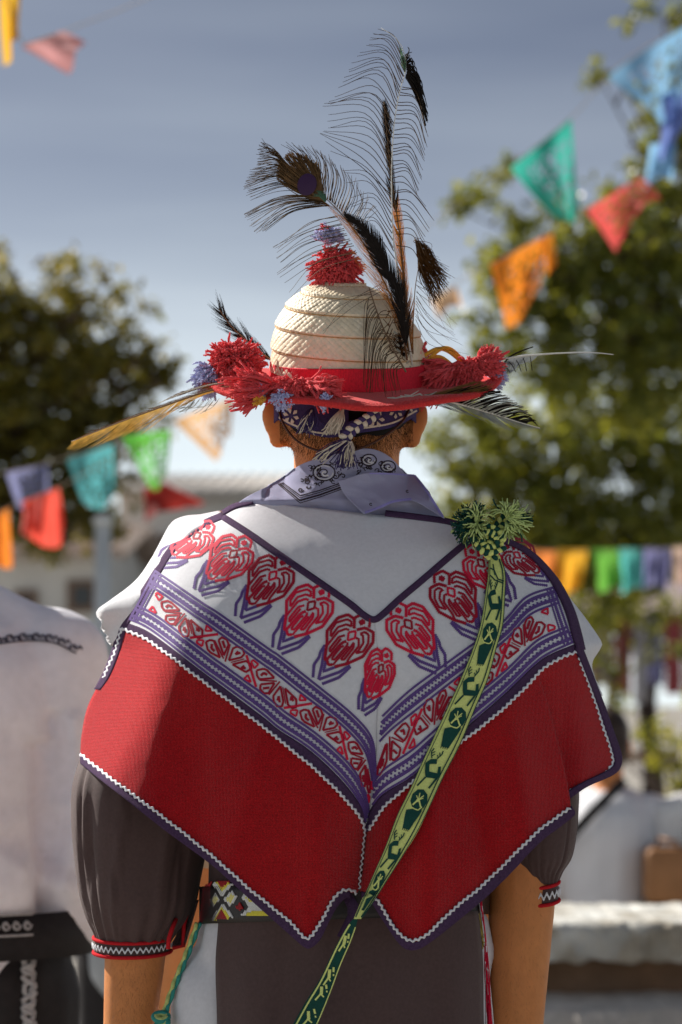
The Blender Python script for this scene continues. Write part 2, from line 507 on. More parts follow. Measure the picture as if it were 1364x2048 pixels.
# ---- white post under the left tree
yp = BY(12.5)
p0 = W(206, 1040, yp)
lp = thing('white_post', 'slim white painted post standing under the left-hand tree', 'post', (p0.x, yp, 0))
M_POST = mat('white_paint_metal', (0.66, 0.68, 0.68), 0.5, 0.4, noise=(8, 0.1))
ztop = W(206, 1046, yp).z
m = MB(); m.tube([(p0.x, yp, 0), (p0.x, yp, 0.3), (p0.x, yp, 0.32), (p0.x, yp, ztop)], [0.09, 0.085, 0.05, 0.042], 12); obj('post', m, M_POST, lp)
m = MB(); m.tube([(p0.x, yp, ztop - .004), (p0.x, yp, ztop + 0.02), (p0.x, yp, ztop + 0.05)], [0.055, 0.055, 0.02], 12); obj('post_cap', m, M_POST, lp)

# ---- market stall far right with hanging goods
ys = BY(23)
def cloth_mat(nm, c): return mat('cloth_' + nm, c, 0.85, 0.2, noise=(30, 0.15))
st_l, st_r = W(1188, 1400, ys).x, W(1520, 1400, ys).x
ztop = W(1200, 1205, ys).z
stall = thing('market_stall', 'far market stall with pale canopy and wooden posts beyond the shrubs', 'market stall', ((st_l + st_r) / 2, ys, 0))
M_WOOD = mat('stall_wood', (0.20, 0.12, 0.07), 0.8, 0.2, noise=(12, 0.25))
for xx in (st_l, st_r):
    for yy in (ys, ys + 1.8):
        m = MB(); m.tube([(xx, yy, 0), (xx, yy, ztop)], 0.04, 8); obj('post', m, M_WOOD, stall)
m = MB(); m.grid([[(st_l - 0.2, ys - 0.3, ztop - 0.12), (st_r + 0.2, ys - 0.3, ztop - 0.12)], [(st_l - 0.2, ys + 0.9, ztop + 0.22), (st_r + 0.2, ys + 0.9, ztop + 0.22)], [(st_l - 0.2, ys + 2.1, ztop - 0.12), (st_r + 0.2, ys + 2.1, ztop - 0.12)]])
obj('canopy', m, cloth_mat('canopy', (0.30, 0.24, 0.24)), stall, smooth=False, solid=0.02)
m = MB(); m.box((st_l, ys + 0.1, 0.7), (st_r, ys + 0.9, 0.78)); obj('counter', m, M_WOOD, stall, smooth=False)
m = MB(); m.tube([(st_l, ys + 0.02, W(0, 1222, ys).z), (st_r, ys + 0.02, W(0, 1222, ys).z)], 0.015, 6); obj('rail', m, M_WOOD, stall)
hang = [(1196, 1226, (0.30, 0.24, 0.28), 'mauve'), (1232, 1262, (0.26, 0.08, 0.07), 'brick red'), (1266, 1292, (0.42, 0.41, 0.44), 'white'),
        (1298, 1326, (0.20, 0.20, 0.36), 'slate blue'), (1330, 1362, (0.34, 0.08, 0.09), 'crimson'), (1366, 1400, (0.36, 0.30, 0.26), 'beige')]
for i, (a, b, c, nm) in enumerate(hang):
    za, zb_ = W(0, 1224, ys).z, W(0, 1370 + 18 * ((i * 7) % 3), ys).z
    xa, xb = W(a, 1300, ys).x, W(b, 1300, ys).x
    m = MB(); m.grid([[(xa + (xb - xa) * k / 8, ys + 0.02 * math.sin(k * 1.7 + i), za + (zb_ - za) * j / 6) for k in range(9)] for j in range(7)])
    tag(obj('hanging_cloth', m, cloth_mat(nm, c), solid=0.006), nm + ' cloth hanging from the rail of the market stall', 'cloth', 'cloths hung on the market stall')

# ------------------------------------------------------------------ foliage
def leaf_mat(name, c, t):
    m = bpy.data.materials.new(name); m.use_nodes = True
    n, l = m.node_tree.nodes, m.node_tree.links
    b = n['Principled BSDF']
    oi = n.new('ShaderNodeNewGeometry')
    mr = n.new('ShaderNodeMixRGB'); mr.inputs['Color1'].default_value = (c[0] * 0.6, c[1] * 0.65, c[2] * 0.7, 1)
    mr.inputs['Color2'].default_value = (c[0] * 1.5, c[1] * 1.25, c[2], 1)
    l.new(oi.outputs['Random Per Island'], mr.inputs['Fac'])
    l.new(mr.outputs['Color'], b.inputs['Base Color'])
    b.inputs['Roughness'].default_value = 0.38
    b.inputs['Specular IOR Level'].default_value = 0.45
    tr = n.new('ShaderNodeBsdfTranslucent')
    mt = n.new('ShaderNodeMixRGB'); mt.blend_type = 'MULTIPLY'; mt.inputs['Fac'].default_value = 1; mt.inputs['Color2'].default_value = (2.2, 1.9, 0.9, 1)
    l.new(mr.outputs['Color'], mt.inputs['Color1']); l.new(mt.outputs['Color'], tr.inputs['Color'])
    ms = n.new('ShaderNodeMixShader'); ms.inputs['Fac'].default_value = t
    l.new(b.outputs['BSDF'], ms.inputs[1]); l.new(tr.outputs['BSDF'], ms.inputs[2])
    l.new(ms.outputs['Shader'], n['Material Output'].inputs['Surface'])
    return m
M_LEAF = leaf_mat('olive_leaf', (0.130, 0.165, 0.036), 0.50)
M_LEAF2 = leaf_mat('autumn_leaf', (0.125, 0.130, 0.028), 0.50)
M_LEAF3 = leaf_mat('shrub_leaf', (0.18, 0.21, 0.035), 0.55)
M_BARK = mat('bark', (0.075, 0.052, 0.040), 0.9, 0.2, noise=(14, 0.35), bump=(20, 12))

def crown(lobes, dist, per_m3, size, clump, seed, depth_k=1.0):
    """leaves in clumps through ellipsoid lobes given as (px, py, rx, ry, fill)"""
    rg = np.random.default_rng(seed)
    y = BY(dist); s = S(y)
    V = []; F = []
    for (px, py, rx, ry, fill) in lobes:
        c = W(px, py, y); ax, az = rx * s, ry * s; ay = (ax + az) / 2 * depth_k
        ncl = max(3, int(per_m3 * fill * ax * ay * az * 4.2))
        for _ in range(ncl):
            d = rg.normal(size=3); d /= np.linalg.norm(d)
            r = rg.random() ** 0.42
            cc = np.array([c.x + d[0] * r * ax, y + d[1] * r * ay, c.z + d[2] * r * az])
            cr = clump * (0.6 + 0.8 * rg.random())
            k = int(14 + 16 * rg.random())
            for _ in range(k):
                q = cc + rg.normal(size=3) * cr * 0.5
                L = size * (0.7 + 0.6 * rg.random()); wd = L * 0.30
                t = rg.normal(size=3); t[2] -= 0.5; t /= np.linalg.norm(t)
                sd = np.cross(t, rg.normal(size=3)); sd /= np.linalg.norm(sd)
                nn = np.cross(t, sd)
                b = len(V)
                V += [q, q + t * L * 0.45 + sd * wd + nn * wd * 0.3, q + t * L, q + t * L * 0.45 - sd * wd + nn * wd * 0.3]
                F += [(b, b + 1, b + 2), (b, b + 2, b + 3)]
    me = bpy.data.meshes.new('crown')
    me.from_pydata([tuple(v) for v in V], [], F)
    return me

def tree(label, trunk_px, dist, lobes, seed, lm, per_m3, size, clump, tr=0.11, trunk_y=0.0):
    y = BY(dist)
    bx = W(trunk_px, 1400, y).x
    t = thing('tree', label, 'tree', (bx, y, 0))
    zc = min(W(l[0], l[1] + l[3] * 0.6, y).z for l in lobes)
    zfork = max(1.5, zc + 0.2)
    rg = random.Random(seed)
    m = MB()
    tp = [(bx + 0.04 * math.sin(k * 1.3), y + 0.03 * math.cos(k), zfork * k / 6) for k in range(7)]
    m.tube(tp, [tr * 1.5, tr * 1.1, tr, tr * .95, tr * .9, tr * .85, tr * .8], 10)
    obj('trunk', m, M_BARK, t)
    f = Vector(tp[-1])
    for (px, py, rx, ry, fill) in lobes:
        c = W(px, py, y + rg.uniform(-.25, .25))
        mid = f.lerp(c, 0.5) + Vector((rg.uniform(-.1, .1), rg.uniform(-.1, .1), 0.12))
        m = MB()
        cv = Curve([tuple(f - Vector((0, 0, .1))), tuple(f.lerp(mid, .5) + Vector((0, 0, .05))), tuple(mid), tuple(c)])
        P = [Vector(q) for q in cv.pts(9)]
        lr = tr * (0.40 if rx > 100 else 0.16)
        m.tube(P, [lr * (1 - 0.095 * k) for k in range(9)], 6)
        for k in range(7):
            a = Vector(cv.at(rg.uniform(.45, 1)))
            e = a + Vector((rg.uniform(-1, 1) * rx * S(y), rg.uniform(-.5, .5) * rx * S(y), rg.uniform(-.4, 1) * ry * S(y)))
            md = a.lerp(e, .5) + Vector((0, 0, rg.uniform(-.05, .1)))
            m.tube([a, md, e], [tr * .16, tr * .1, tr * .03], 4)
        obj('limb', m, M_BARK, t)
    cr = obj('crown', crown(lobes, dist, per_m3, size, clump, seed), lm, t, kind='stuff', smooth=False)
    return t

LOB_R = [(1100, 545, 150, 150, 1), (1230, 500, 150, 150, 1), (1330, 420, 110, 150, 1), (1345, 230, 60, 120, 1.2), (1325, 25, 85, 55, 1.2), (1365, 120, 50, 80, 1.0), (1195, 145, 55, 22, .8), (1260, 190, 50, 25, .6),
         (985, 395, 85, 50, .7), (900, 408, 40, 18, .7), (1040, 340, 60, 40, .8), (990, 540, 70, 60, .8), (960, 640, 50, 40, .6), (1060, 690, 130, 110, .9), (1230, 720, 190, 160, 1.0), (1340, 640, 120, 150, 1)]
tree('large dark-leaved plaza tree hung about with paper flags', 1440, 14, LOB_R, 3, M_LEAF, 290, 0.060, 0.065, 0.10)
LOB_R2 = [(960, 880, 130, 110, 1), (1100, 900, 180, 150, 1), (1260, 900, 180, 150, 1), (1380, 920, 140, 160, 1), (960, 1010, 120, 90, 1), (1090, 1060, 180, 110, 1), (1250, 1080, 180, 110, 1), (1370, 1090, 120, 110, 1), (1200, 1200, 160, 70, .8), (890, 930, 60, 90, .6)]
tree('lower spreading tree with a thin dark trunk behind the flag-hung tree', 1036, 17, LOB_R2, 5, M_LEAF, 150, 0.068, 0.08, 0.07)
LOB_R3 = [(1000, 1130, 200, 120, 1), (1200, 1160, 220, 120, 1), (1380, 1180, 200, 130, 1), (1040, 1260, 180, 90, .8), (1250, 1270, 160, 60, .8)]
tree('far bushy tree filling the gap behind the market stall', 1300, 27, LOB_R3, 15, M_LEAF3, 60, 0.11, 0.22, 0.12)
LOB_L = [(50, 610, 100, 85, 1), (150, 590, 90, 70, .9), (215, 560, 60, 55, .7), (120, 520, 60, 30, .4), (-40, 600, 90, 120, 1), (60, 740, 160, 130, 1.1), (200, 720, 120, 110, 1.0), (270, 640, 55, 60, .45), (300, 720, 70, 70, .5), (90, 880, 190, 130, 1.1), (250, 830, 110, 90, 1.0), (330, 765, 50, 30, .5), (60, 1000, 170, 90, 1.0), (190, 985, 120, 90, .9), (140, 1085, 130, 40, .7), (-90, 850, 150, 220, 1)]
tree('broad olive-brown tree standing over the string of flags beside the white post', -120, 13, LOB_L, 9, M_LEAF2, 420, 0.056, 0.065, 0.12)

def shrub(label, px, py, rx, ry, dist, seed, group=None):
    y = BY(dist); c = W(px, py, y)
    t = thing('shrub', label, 'shrub', (c.x, y, 0))
    if group: t['group'] = group
    m = MB(); rg = random.Random(seed)
    for k in range(9):
        m.tube([(c.x + rg.uniform(-.08, .08), y, 0), (c.x + rg.uniform(-.2, .2), y + rg.uniform(-.1, .1), c.z * .6), (c.x + rg.uniform(-.4, .4), y + rg.uniform(-.2, .2), c.z)], [.02, .014, .005], 5)
    obj('stems', m, M_BARK, t, kind='stuff')
    obj('foliage', crown([(px, py, rx, ry, 1), (px, py + ry, rx * .9, ry, 1), (px, py + 2 * ry, rx * .8, ry, 1)], dist, 260, 0.05, 0.08, seed), M_LEAF3, t, kind='stuff', smooth=False)
shrub('bright green shrub behind the seated people at the bench', 1330, 1495, 75, 60, 12.5, 21)
shrub('taller dull green shrub in front of the market stall', 1420, 1440, 90, 80, 14.5, 22)
LOB_R4 = [(1180, 1230, 90, 60, .8), (1270, 1215, 90, 50, .8), (1370, 1220, 80, 60, .8), (1210, 1330, 45, 40, .35), (1330, 1300, 60, 40, .3), (1230, 1390, 40, 30, .4)]
tree('small leafy tree standing in front of the market stall', 1218, 17.5, LOB_R4, 33, M_LEAF, 210, 0.065, 0.09, 0.04)

# ------------------------------------------------------------------ paper flags on cords
FLAG_N = {}
def flag(colname, col, label, cs, dist, seed, wob=0.03, holes=True):
    """cut-paper flag spanning photo corners tl,tr,br,bl"""
    y = BY(dist)
    rg = random.Random(seed)
    C = [W(p[0], p[1], y + (0.0 if i < 2 else rg.uniform(-.06, .06))) for i, p in enumerate(cs)]
    nu, nv = 30, 36
    wob *= dist / 4.2
    m = MB()
    rows = []
    for j in range(nv + 1):
        v = j / nv; row = []
        for i in range(nu + 1):
            u = i / nu
            p = C[0].lerp(C[1], u).lerp(C[3].lerp(C[2], u), v)
            p = p + Vector((0, wob * v * math.sin(u * 5 + seed + v * 2) + wob * .4 * v * math.sin(u * 13 + seed * 2), wob * .35 * v * math.sin(u * 4 + seed)))
            row.append(p)
        rows.append(row)
    b = m.grid(rows)
    if holes:
        F = []
        for j in range(nv):
            for i in range(nu):
                u, v = (i + .5) / nu - .5, (j + .5) / nv
                keep = True
                edge = i < 3 or i >= nu - 3 or j < 6 or j >= nv - 4
                if not edge:
                    a = math.atan2(v - .55, u * 1.1); r = math.hypot(u * 1.1, v - .55)
                    if .10 < r < .33 and math.sin(a * 8) > -.1 and (r < .19 or r > .23): keep = False
                    if r > .36 and (i % 4 in (1, 2)) and (j % 5 in (1, 2, 3)): keep = False
                if j >= nv - 2 - 2 * math.sin(i * .9 + seed) and (i % 5) in (0, 3): keep = False
                if keep: F.append(m.f[j * nu + i])
        m.f = F
    mm = mat('paper_' + colname, col, 0.7, 0.25, noise=(25, 0.1), trans=0.55)
    o = obj('paper_flag', m, mm)
    tag(o, label, 'paper flag', 'cut-paper party flags on cords')
    return o

def cord(label, pts, dist, r=0.0022, sm=True):
    y = BY(dist)
    P = [W(p[0], p[1], y + (p[2] if len(p) > 2 else 0)) for p in pts]
    m = MB(); m.tube([Vector(q) for q in Curve([tuple(p) for p in P], sm).pts(40)], r, 5)
    tag(obj('flag_cord', m, mat('cord_string', (0.45, 0.38, 0.30), 0.8, 0.2)), label, 'cord', 'cords carrying the paper flags')

DR = 9.3
cord('cord rising to the right holding the sky blue and teal flags', [(800, 500), (905, 412), (1022, 332), (1140, 238), (1216, 152), (1290, 95), (1372, 50), (1500, -40)], DR)
flag('sky', (0.22, 0.42, 0.62), 'large sky blue cut-paper flag under the high branch', [(1214, 152), (1385, 40), (1372, 190), (1308, 248)], DR, 3, .05)
flag('blue', (0.16, 0.22, 0.48), 'folded darker blue paper flag below the large sky blue one', [(1322, 190), (1392, 180), (1362, 285), (1318, 300)], DR + .05, 4, .05, False)
flag('skyb', (0.24, 0.45, 0.66), 'narrow light blue paper flag touching the coral flag', [(1300, 288), (1352, 285), (1345, 360), (1292, 372)], DR + .1, 6, .02, False)
flag('teal', (0.05, 0.42, 0.33), 'teal cut-paper flag twisted to a point above the orange flag', [(1020, 334), (1142, 237), (1160, 400), (1122, 474)], DR, 8, .05)
cord('cord slanting up behind the hat holding the orange and coral flags', [(700, 660), (850, 600), (980, 527), (1104, 466), (1170, 420), (1290, 356), (1400, 290), (1520, 220)], DR + .15)
flag('orange', (0.72, 0.23, 0.025), 'bright orange paper flag hanging below the teal one', [(980, 526), (1092, 470), (1078, 596), (1012, 648)], DR + .15, 10, .04)
flag('orangeb', (0.75, 0.27, 0.03), 'small orange paper scrap beside the bright orange flag', [(1083, 476), (1107, 465), (1112, 536), (1092, 545)], DR + .15, 11, .01, False)
flag('coral', (0.66, 0.10, 0.09), 'coral red paper flag blown sideways next to the light blue one', [(1168, 421), (1280, 354), (1322, 400), (1235, 487)], DR + .15, 12, .05)
flag('cream', (0.66, 0.45, 0.28), 'pale apricot paper flag half hidden behind the upright feathers', [(862, 596), (912, 572), (926, 600), (880, 640)], DR + .3, 13, .02, False)
DL = 9.6
cord('low cord in front of the left tree holding the coral and orange flags', [(-160, 1120), (-30, 1040), (45, 1003), (130, 968), (235, 912), (345, 862), (470, 800), (560, 770)], DL)
flag('orangec', (0.70, 0.22, 0.03), 'dark orange paper flag cut off by the coral flag side of the cord', [(-40, 1042), (18, 1016), (20, 1118), (-20, 1150)], DL, 20, .03, False)
flag('coralb', (0.72, 0.10, 0.07), 'coral paper flag crumpled into two lobes under the left tree', [(44, 1002), (118, 974), (128, 1055), (52, 1092)], DL, 21, .06, False)
flag('teald', (0.10, 0.36, 0.38), 'dull teal cut-paper flag between the coral and green ones', [(134, 920), (226, 888), (229, 1005), (168, 1005)], DL + .6, 22, .03)
flag('green', (0.12, 0.44, 0.06), 'bright green paper flag in front of the white house', [(244, 872), (342, 860), (334, 968), (302, 968)], DL, 23, .03)
flag('apricot', (0.70, 0.42, 0.20), 'pale apricot cut-paper flag under the long golden feather', [(346, 842), (468, 796), (462, 880), (432, 912)], DL - .3, 24, .03)
cord('upper cord crossing the left tree behind the coral flags', [(-160, 985), (10, 945), (96, 926), (226, 886), (300, 850), (420, 800)], DL + .6)
flag('violet', (0.20, 0.21, 0.36), 'grey violet paper flag hanging above the coral flag', [(12, 945), (96, 926), (100, 1004), (34, 1016)], DL + .6, 25, .03)
flag('maroon', (0.26, 0.025, 0.02), 'dark maroon pennant with pointed end against the white house', [(288, 976), (330, 966), (408, 996), (288, 1050)], DL + 1.5, 26, .02, False)
cord('cord above the far left of the scene holding the yellow flag', [(-160, -70), (5, -20), (45, 90), (130, 62), (240, 20), (420, -60)], 8.0, sm=False)
flag('yellow', (0.80, 0.47, 0.05), 'yellow paper flag seen almost edge on against the sky', [(-4, -36), (42, -30), (40, 92), (6, 118)], 8.0, 30, .03, False)
flag('pink', (0.72, 0.36, 0.36), 'pink and apricot paper flag blown flat against the sky', [(42, 94), (124, 62), (176, 84), (136, 142)], 8.0, 31, .02, False)
DF = 15.5
cord('far cord below the trees holding six small flags', [(900, 1075), (1062, 1098), (1180, 1104), (1290, 1100), (1400, 1088), (1600, 1060)], DF, 0.004)
for i, (a, b, c, nm, tx) in enumerate([(1050, 1112, (0.74, 0.24, 0.06), 'orange', 'small far orange paper flag beside the yellow one'), (1114, 1176, (0.80, 0.42, 0.04), 'amber', 'small far amber paper flag between orange and green'),
                                  (1182, 1238, (0.16, 0.44, 0.07), 'leaf', 'small far green paper flag next to the turquoise one'), (1236, 1284, (0.12, 0.50, 0.46), 'turq', 'small far turquoise paper flag next to the green one'),
                                  (1288, 1340, (0.22, 0.22, 0.42), 'viol', 'small far violet paper flag past the turquoise one'), (1346, 1400, (0.72, 0.52, 0.42), 'pale', 'small far pale peach flag past the violet one')]):
    sk = [-8, -14, 8, 2, -6, 0][i]
    flag('far' + nm, c, tx, [(a, 1100 - i), (b, 1101 - i), (b + sk, 1176 + (i * 5) % 8), (a + 8 + sk, 1182 - (i * 3) % 9)], DF, 40 + i, .02, False)
# ================================================================== people in the background
M_SHIRTW = mat('white_shirt_far', (0.70, 0.70, 0.73), 0.85, 0.2, noise=(12, 0.06), bump=(8, 8))
M_BLACKT = mat('black_trousers', (0.018, 0.015, 0.016), 0.7, 0.3, noise=(80, 0.2))
M_SILV = mat('silver_embroidery', (0.42, 0.40, 0.40), 0.5, 0.5, noise=(200, 0.2))
M_LEATH = mat('tan_leather', (0.36, 0.17, 0.07), 0.6, 0.35, noise=(15, 0.15))
M_SHOE = mat('dark_shoe', (0.02, 0.016, 0.014), 0.5, 0.4)

def hand_parts(wr, fwd, side, k=1.0):
    """palm, four fingers, thumb as capsules from the wrist"""
    wr, f, sd = Vector(wr), Vector(fwd).normalized(), Vector(side).normalized()
    nrm = f.cross(sd)
    P = [('c', wr, .024 * k, wr + f * .05 * k, .026 * k), ('c', wr + f * .05 * k - sd * .018 * k, .017 * k, wr + f * .075 * k - sd * .02 * k, .014 * k), ('c', wr + f * .05 * k + sd * .018 * k, .017 * k, wr + f * .08 * k + sd * .022 * k, .014 * k)]
    for i, (o, L) in enumerate(((-.030, .062), (-.010, .078), (.010, .082), (.030, .074))):
        a = wr + f * .082 * k + sd * o * k
        b = a + f * L * .5 * k - nrm * .012 * k; c = b + f * L * .38 * k - nrm * .024 * k
        P += [('c', a, .0095 * k, b, .009 * k), ('c', b, .009 * k, c, .0075 * k)]
    a = wr + f * .025 * k + sd * .025 * k; b = a + f * .035 * k + sd * .025 * k; c = b + f * .03 * k + sd * .004 * k
    P += [('c', a, .013 * k, b, .011 * k), ('c', b, .011 * k, c, .009 * k)]
    return P

def head_parts(c, fw, k=1.0):
    """head of height ~0.235 around its centre c, facing fw"""
    c = Vector(c); f = Vector(fw).normalized(); s = Vector((f.y, -f.x, 0)).normalized(); u = Vector((0, 0, 1))
    rot = Matrix((s, f, u)).transposed()
    P = [('b', c + u * .022 * k - f * .008 * k, (.074 * k, .094 * k, .094 * k), rot), ('b', c + f * .028 * k - u * .035 * k, (.057 * k, .062 * k, .080 * k), rot),
         ('b', c + f * .075 * k - u * .10 * k, (.026 * k, .02 * k, .018 * k), rot), ('c', c + f * .083 * k + u * .01 * k, .010 * k, c + f * .104 * k - u * .028 * k, .014 * k),
         ('c', c + f * .083 * k - u * .062 * k - s * .018 * k, .008 * k, c + f * .083 * k - u * .062 * k + s * .018 * k, .008 * k),
         ('c', c + f * .083 * k + u * .026 * k - s * .040 * k, .008 * k, c + f * .088 * k + u * .028 * k - s * .012 * k, .008 * k),
         ('c', c + f * .083 * k + u * .026 * k + s * .040 * k, .008 * k, c + f * .088 * k + u * .028 * k + s * .012 * k, .008 * k)]
    for sg in (-1, 1):
        P.append(('b', c + s * sg * .079 * k - f * .008 * k - u * .012 * k, (.012 * k, .020 * k, .032 * k), rot))
    return P, rot

def figure(name, label, loc, rz, k, mshirt, mtrous, mhair, seated=False, hair_long=False, arms='down', grp=None, voxel=.012):
    """a person with continuous body, shirt, trousers, hair and shoes; local frame faces +y"""
    T = Matrix.Translation(Vector(loc)) @ Matrix.Rotation(rz, 4, 'Z') @ Matrix.Scale(k, 4)
    def q(x, y, z): return T @ Vector((x, y, z))
    fw = (T.to_3x3() @ Vector((0, 1, 0))).normalized()
    per = thing(name, label, 'person', loc)
    if grp: per['group'] = grp
    hip = .46 if seated else .92
    sh = hip + .50
    neck = hip + .56; hc = hip + .70
    HP, rot = head_parts(q(0, .02, hc), fw, k)
    body = HP + [('c', q(0, 0, hip + .08), .13 * k, q(0, -.01, sh - .10), .15 * k), ('c', q(-.12, 0, sh - .05), .045 * k, q(.12, 0, sh - .05), .045 * k), ('c', q(0, -.005, sh - .04), .062 * k, q(0, .012, hc - .06), .054 * k)]
    shirt = [('c', q(0, 0, hip - .02), .155 * k, q(0, -.01, sh - .12), .168 * k), ('c', q(-.15, 0, sh - .045), .07 * k, q(.15, 0, sh - .045), .07 * k), ('c', q(-.06, 0, sh - .01), .06 * k, q(.06, 0, sh - .01), .06 * k)]
    for sg in (-1, 1):
        shp = q(sg * .19, 0, sh - .06)
        if arms == 'down': el, wr = q(sg * .25, -.02, sh - .35), q(sg * .24, .08, sh - .58)
        elif arms == 'lap': el, wr = q(sg * .25, .02, sh - .33), q(sg * .12, .26, sh - .42)
        else: el, wr = q(sg * .26, -.02, sh - .34), q(sg * .10, .22, sh - .30)
        body += [('c', shp, .044 * k, el, .040 * k), ('c', el, .042 * k, wr, .028 * k)]
        body += hand_parts(wr, (Vector(wr) - Vector(el)), rot @ Vector((-sg, 0, 0)), k)
        shirt += [('c', shp, .070 * k, el, .064 * k), ('c', el, .064 * k, el.lerp(wr, .75), .052 * k)]
    trs = [('c', q(-.06, 0, hip), .12 * k, q(.06, 0, hip), .12 * k)]
    for sg in (-1, 1):
        hp = q(sg * .09, 0, hip - .02)
        if seated: kn, an = q(sg * .11, .42, hip + .02), q(sg * .11, .42, .09)
        else: kn, an = q(sg * .10, .015, .50), q(sg * .10, -.01, .09)
        toe = an + fw * .14 * k + Vector((0, 0, -.04 * k))
        body += [('c', hp, .08 * k, kn, .055 * k), ('c', kn, .055 * k, an, .036 * k), ('c', an - Vector((0, 0, .03 * k)), .034 * k, toe, .028 * k)]
        trs += [('c', hp, .098 * k, kn, .078 * k), ('c', kn, .078 * k, an.lerp(kn, .06), .066 * k)]
    blob('body', body, M_SKIN, per, voxel * .75, 3)
    blob('shirt', shirt, mshirt, per, voxel, 3)
    blob('trousers', trs, mtrous, per, voxel, 3)
    hair = [('b', q(0, .005, hc + .035), (.083 * k, .100 * k, .098 * k), rot), ('b', q(0, -.035, hc - .02), (.078 * k, .070 * k, .085 * k), rot)]
    if hair_long: hair += [('c', q(0, -.06, hc), .07 * k, q(0, -.085, sh - .12), .06 * k)]
    blob('hair', hair, mhair, per, voxel, 2)
    for sg in (-1, 1):
        a = q(sg * .11, .42, .055) if seated else q(sg * .10, -.01, .055)
        m = MB(); m.cap2(a - fw * .03 * k, .045 * k, a + fw * .17 * k - Vector((0, 0, .012)), .038 * k)
        obj('shoe', m, M_SHOE, per)
    return per

# seated pair beyond the low wall, with their bench and bag
yb = BY(8.6)
pb = W(1216, 1600, yb)
figure('person', 'dark-haired person in a white shirt seated on the bench with strapped back', (pb.x, yb, 0), 0, .98, M_SHIRTW, M_BLACKT, mat('brown_hair', (.035, .018, .010), .5, .4), True, False, 'lap')
sb = MB(); sb.ribbon([W(1108, 1712, yb - .155), W(1170, 1640, yb - .178), W(1248, 1560, yb - .12)], .035, (0, -1, 0))
tag(obj('shoulder_strap', sb, M_BLACKT, solid=.004), 'dark bag strap lying diagonally across the seated white shirt', 'strap')
pc = W(1440, 1600, yb)
figure('person', 'person in bright white shirt at the far end of the bench', (pc.x, yb, 0), R(8), .98, mat('bright_shirt', (.74, .74, .74), .85, .2, noise=(12, .05), bump=(8, 8)), M_LEATH, M_HAIR, True, False, 'lap')
bx0, bx1 = W(1040, 1800, yb).x, W(1560, 1800, yb).x
bench = thing('park_bench', 'wooden slatted bench under the two seated people', 'bench', ((bx0 + bx1) / 2, yb, 0))
for j in range(4):
    m = MB(); m.box((bx0, yb - .12 + j * .13, .335), (bx1, yb - .01 + j * .13, .365)); obj('slat', m, M_WOOD, bench, smooth=False)
for xx in (bx0 + .15, bx1 - .2):
    for yy in (yb - .1, yb + .3):
        m = MB(); m.box((xx, yy, 0), (xx + .05, yy + .05, .335)); obj('leg', m, M_WOOD, bench, smooth=False)
bg = W(1338, 1750, yb - .25)
bag = thing('leather_bag', 'tan leather bag with dark base behind the seated people', 'bag', (bg.x, yb - .2, .365))
m = MB()
z0 = W(0, 1832, yb - .2).z; z1 = W(0, 1800, yb - .2).z; z2 = W(0, 1694, yb - .2).z
hw = 46 * S(yb - .2)
def rbox(m, x, y, w, d, za, zb, e=.25):
    rows = []
    for (z, s) in ((za, .86), (za + (zb - za) * .08, 1), (za + (zb - za) * .9, .97), (zb, .8)):
        rows.append([(x + w * s * (abs(math.cos(a)) ** e) * (1 if math.cos(a) > 0 else -1), y + d * s * (abs(math.sin(a)) ** e) * (1 if math.sin(a) > 0 else -1), z) for a in [2 * math.pi * k / 24 for k in range(24)]])
    b = m.grid(rows, True); m.f.append(tuple(b + 72 + k for k in range(24))); m.f.append(tuple(b + k for k in range(24))[::-1])
rbox(m, bg.x, yb - .2, hw, .07, z1 - .004, z2); obj('bag_body', m, M_LEATH, bag)
m = MB(); rbox(m, bg.x, yb - .2, hw * .93, .068, z0 - .1, z1); obj('bag_base', m, M_BLACKT, bag)
m = MB(); m.tube([(bg.x - hw * .5, yb - .2, z2 - .01), (bg.x - hw * .35, yb - .2, z2 + .03), (bg.x + hw * .35, yb - .26, z2 + .02), (bg.x + hw * .5, yb - .2, z2 - .01)], .008, 6); obj('handle', m, M_LEATH, bag)

# person in dark trousers seen low between the two men on the left
yd = BY(5.6)
pd = W(276, 1600, yd)
figure('person', 'child in a grey shirt and black trousers, mostly hidden by the puffed sleeve', (pd.x, yd, 0), R(-15), .78, mat('grey_shirt', (.36, .38, .40), .85, .2, noise=(12, .06)), M_BLACKT, M_HAIR, False, False, 'fold')

# ---- man at the left in an embroidered white shirt
yc = BY(3.55)
sc_ = S(yc)
cx = W(-118, 1400, yc).x
man = thing('person', 'man in white shirt with dark scroll embroidery across the shoulders and black belt', 'person', (cx, yc, 0))
zs = W(0, 1215, yc).z        # shoulder seam height
zbelt = W(0, 1855, yc).z
HP, rot = head_parts((cx - .045, yc + .03, zs + .22), (0, 1, 0))
def mp(px, py, dy=0): return W(px, py, yc + dy)
elb = mp(135, 1790, .01); shd = mp(108, 1318, .0); wrl = mp(60, 1690, .27)
body = HP + [('c', (cx, yc, zbelt), .10, (cx, yc, zs - .16), .115), ('c', (cx - .13, yc, zs - .10), .04, (cx + .13, yc, zs - .10), .04), ('c', (cx - .02, yc, zs - .06), .062, (cx - .045, yc + .02, zs + .15), .055)]
shirt = [('c', (cx, yc - .005, zbelt - .03), .165, (cx, yc - .01, zs - .16), .185), ('c', (cx - .16, yc, zs - .085), .075, (cx + .16, yc, zs - .085), .075), ('c', (cx, yc, zs + .005), .06, (cx + .17, yc, zs - .075), .065), ('c', (cx, yc, zs + .005), .06, (cx - .17, yc, zs - .075), .065), ('b', (cx, yc - .03, zbelt + .07), (.205, .165, .09))]
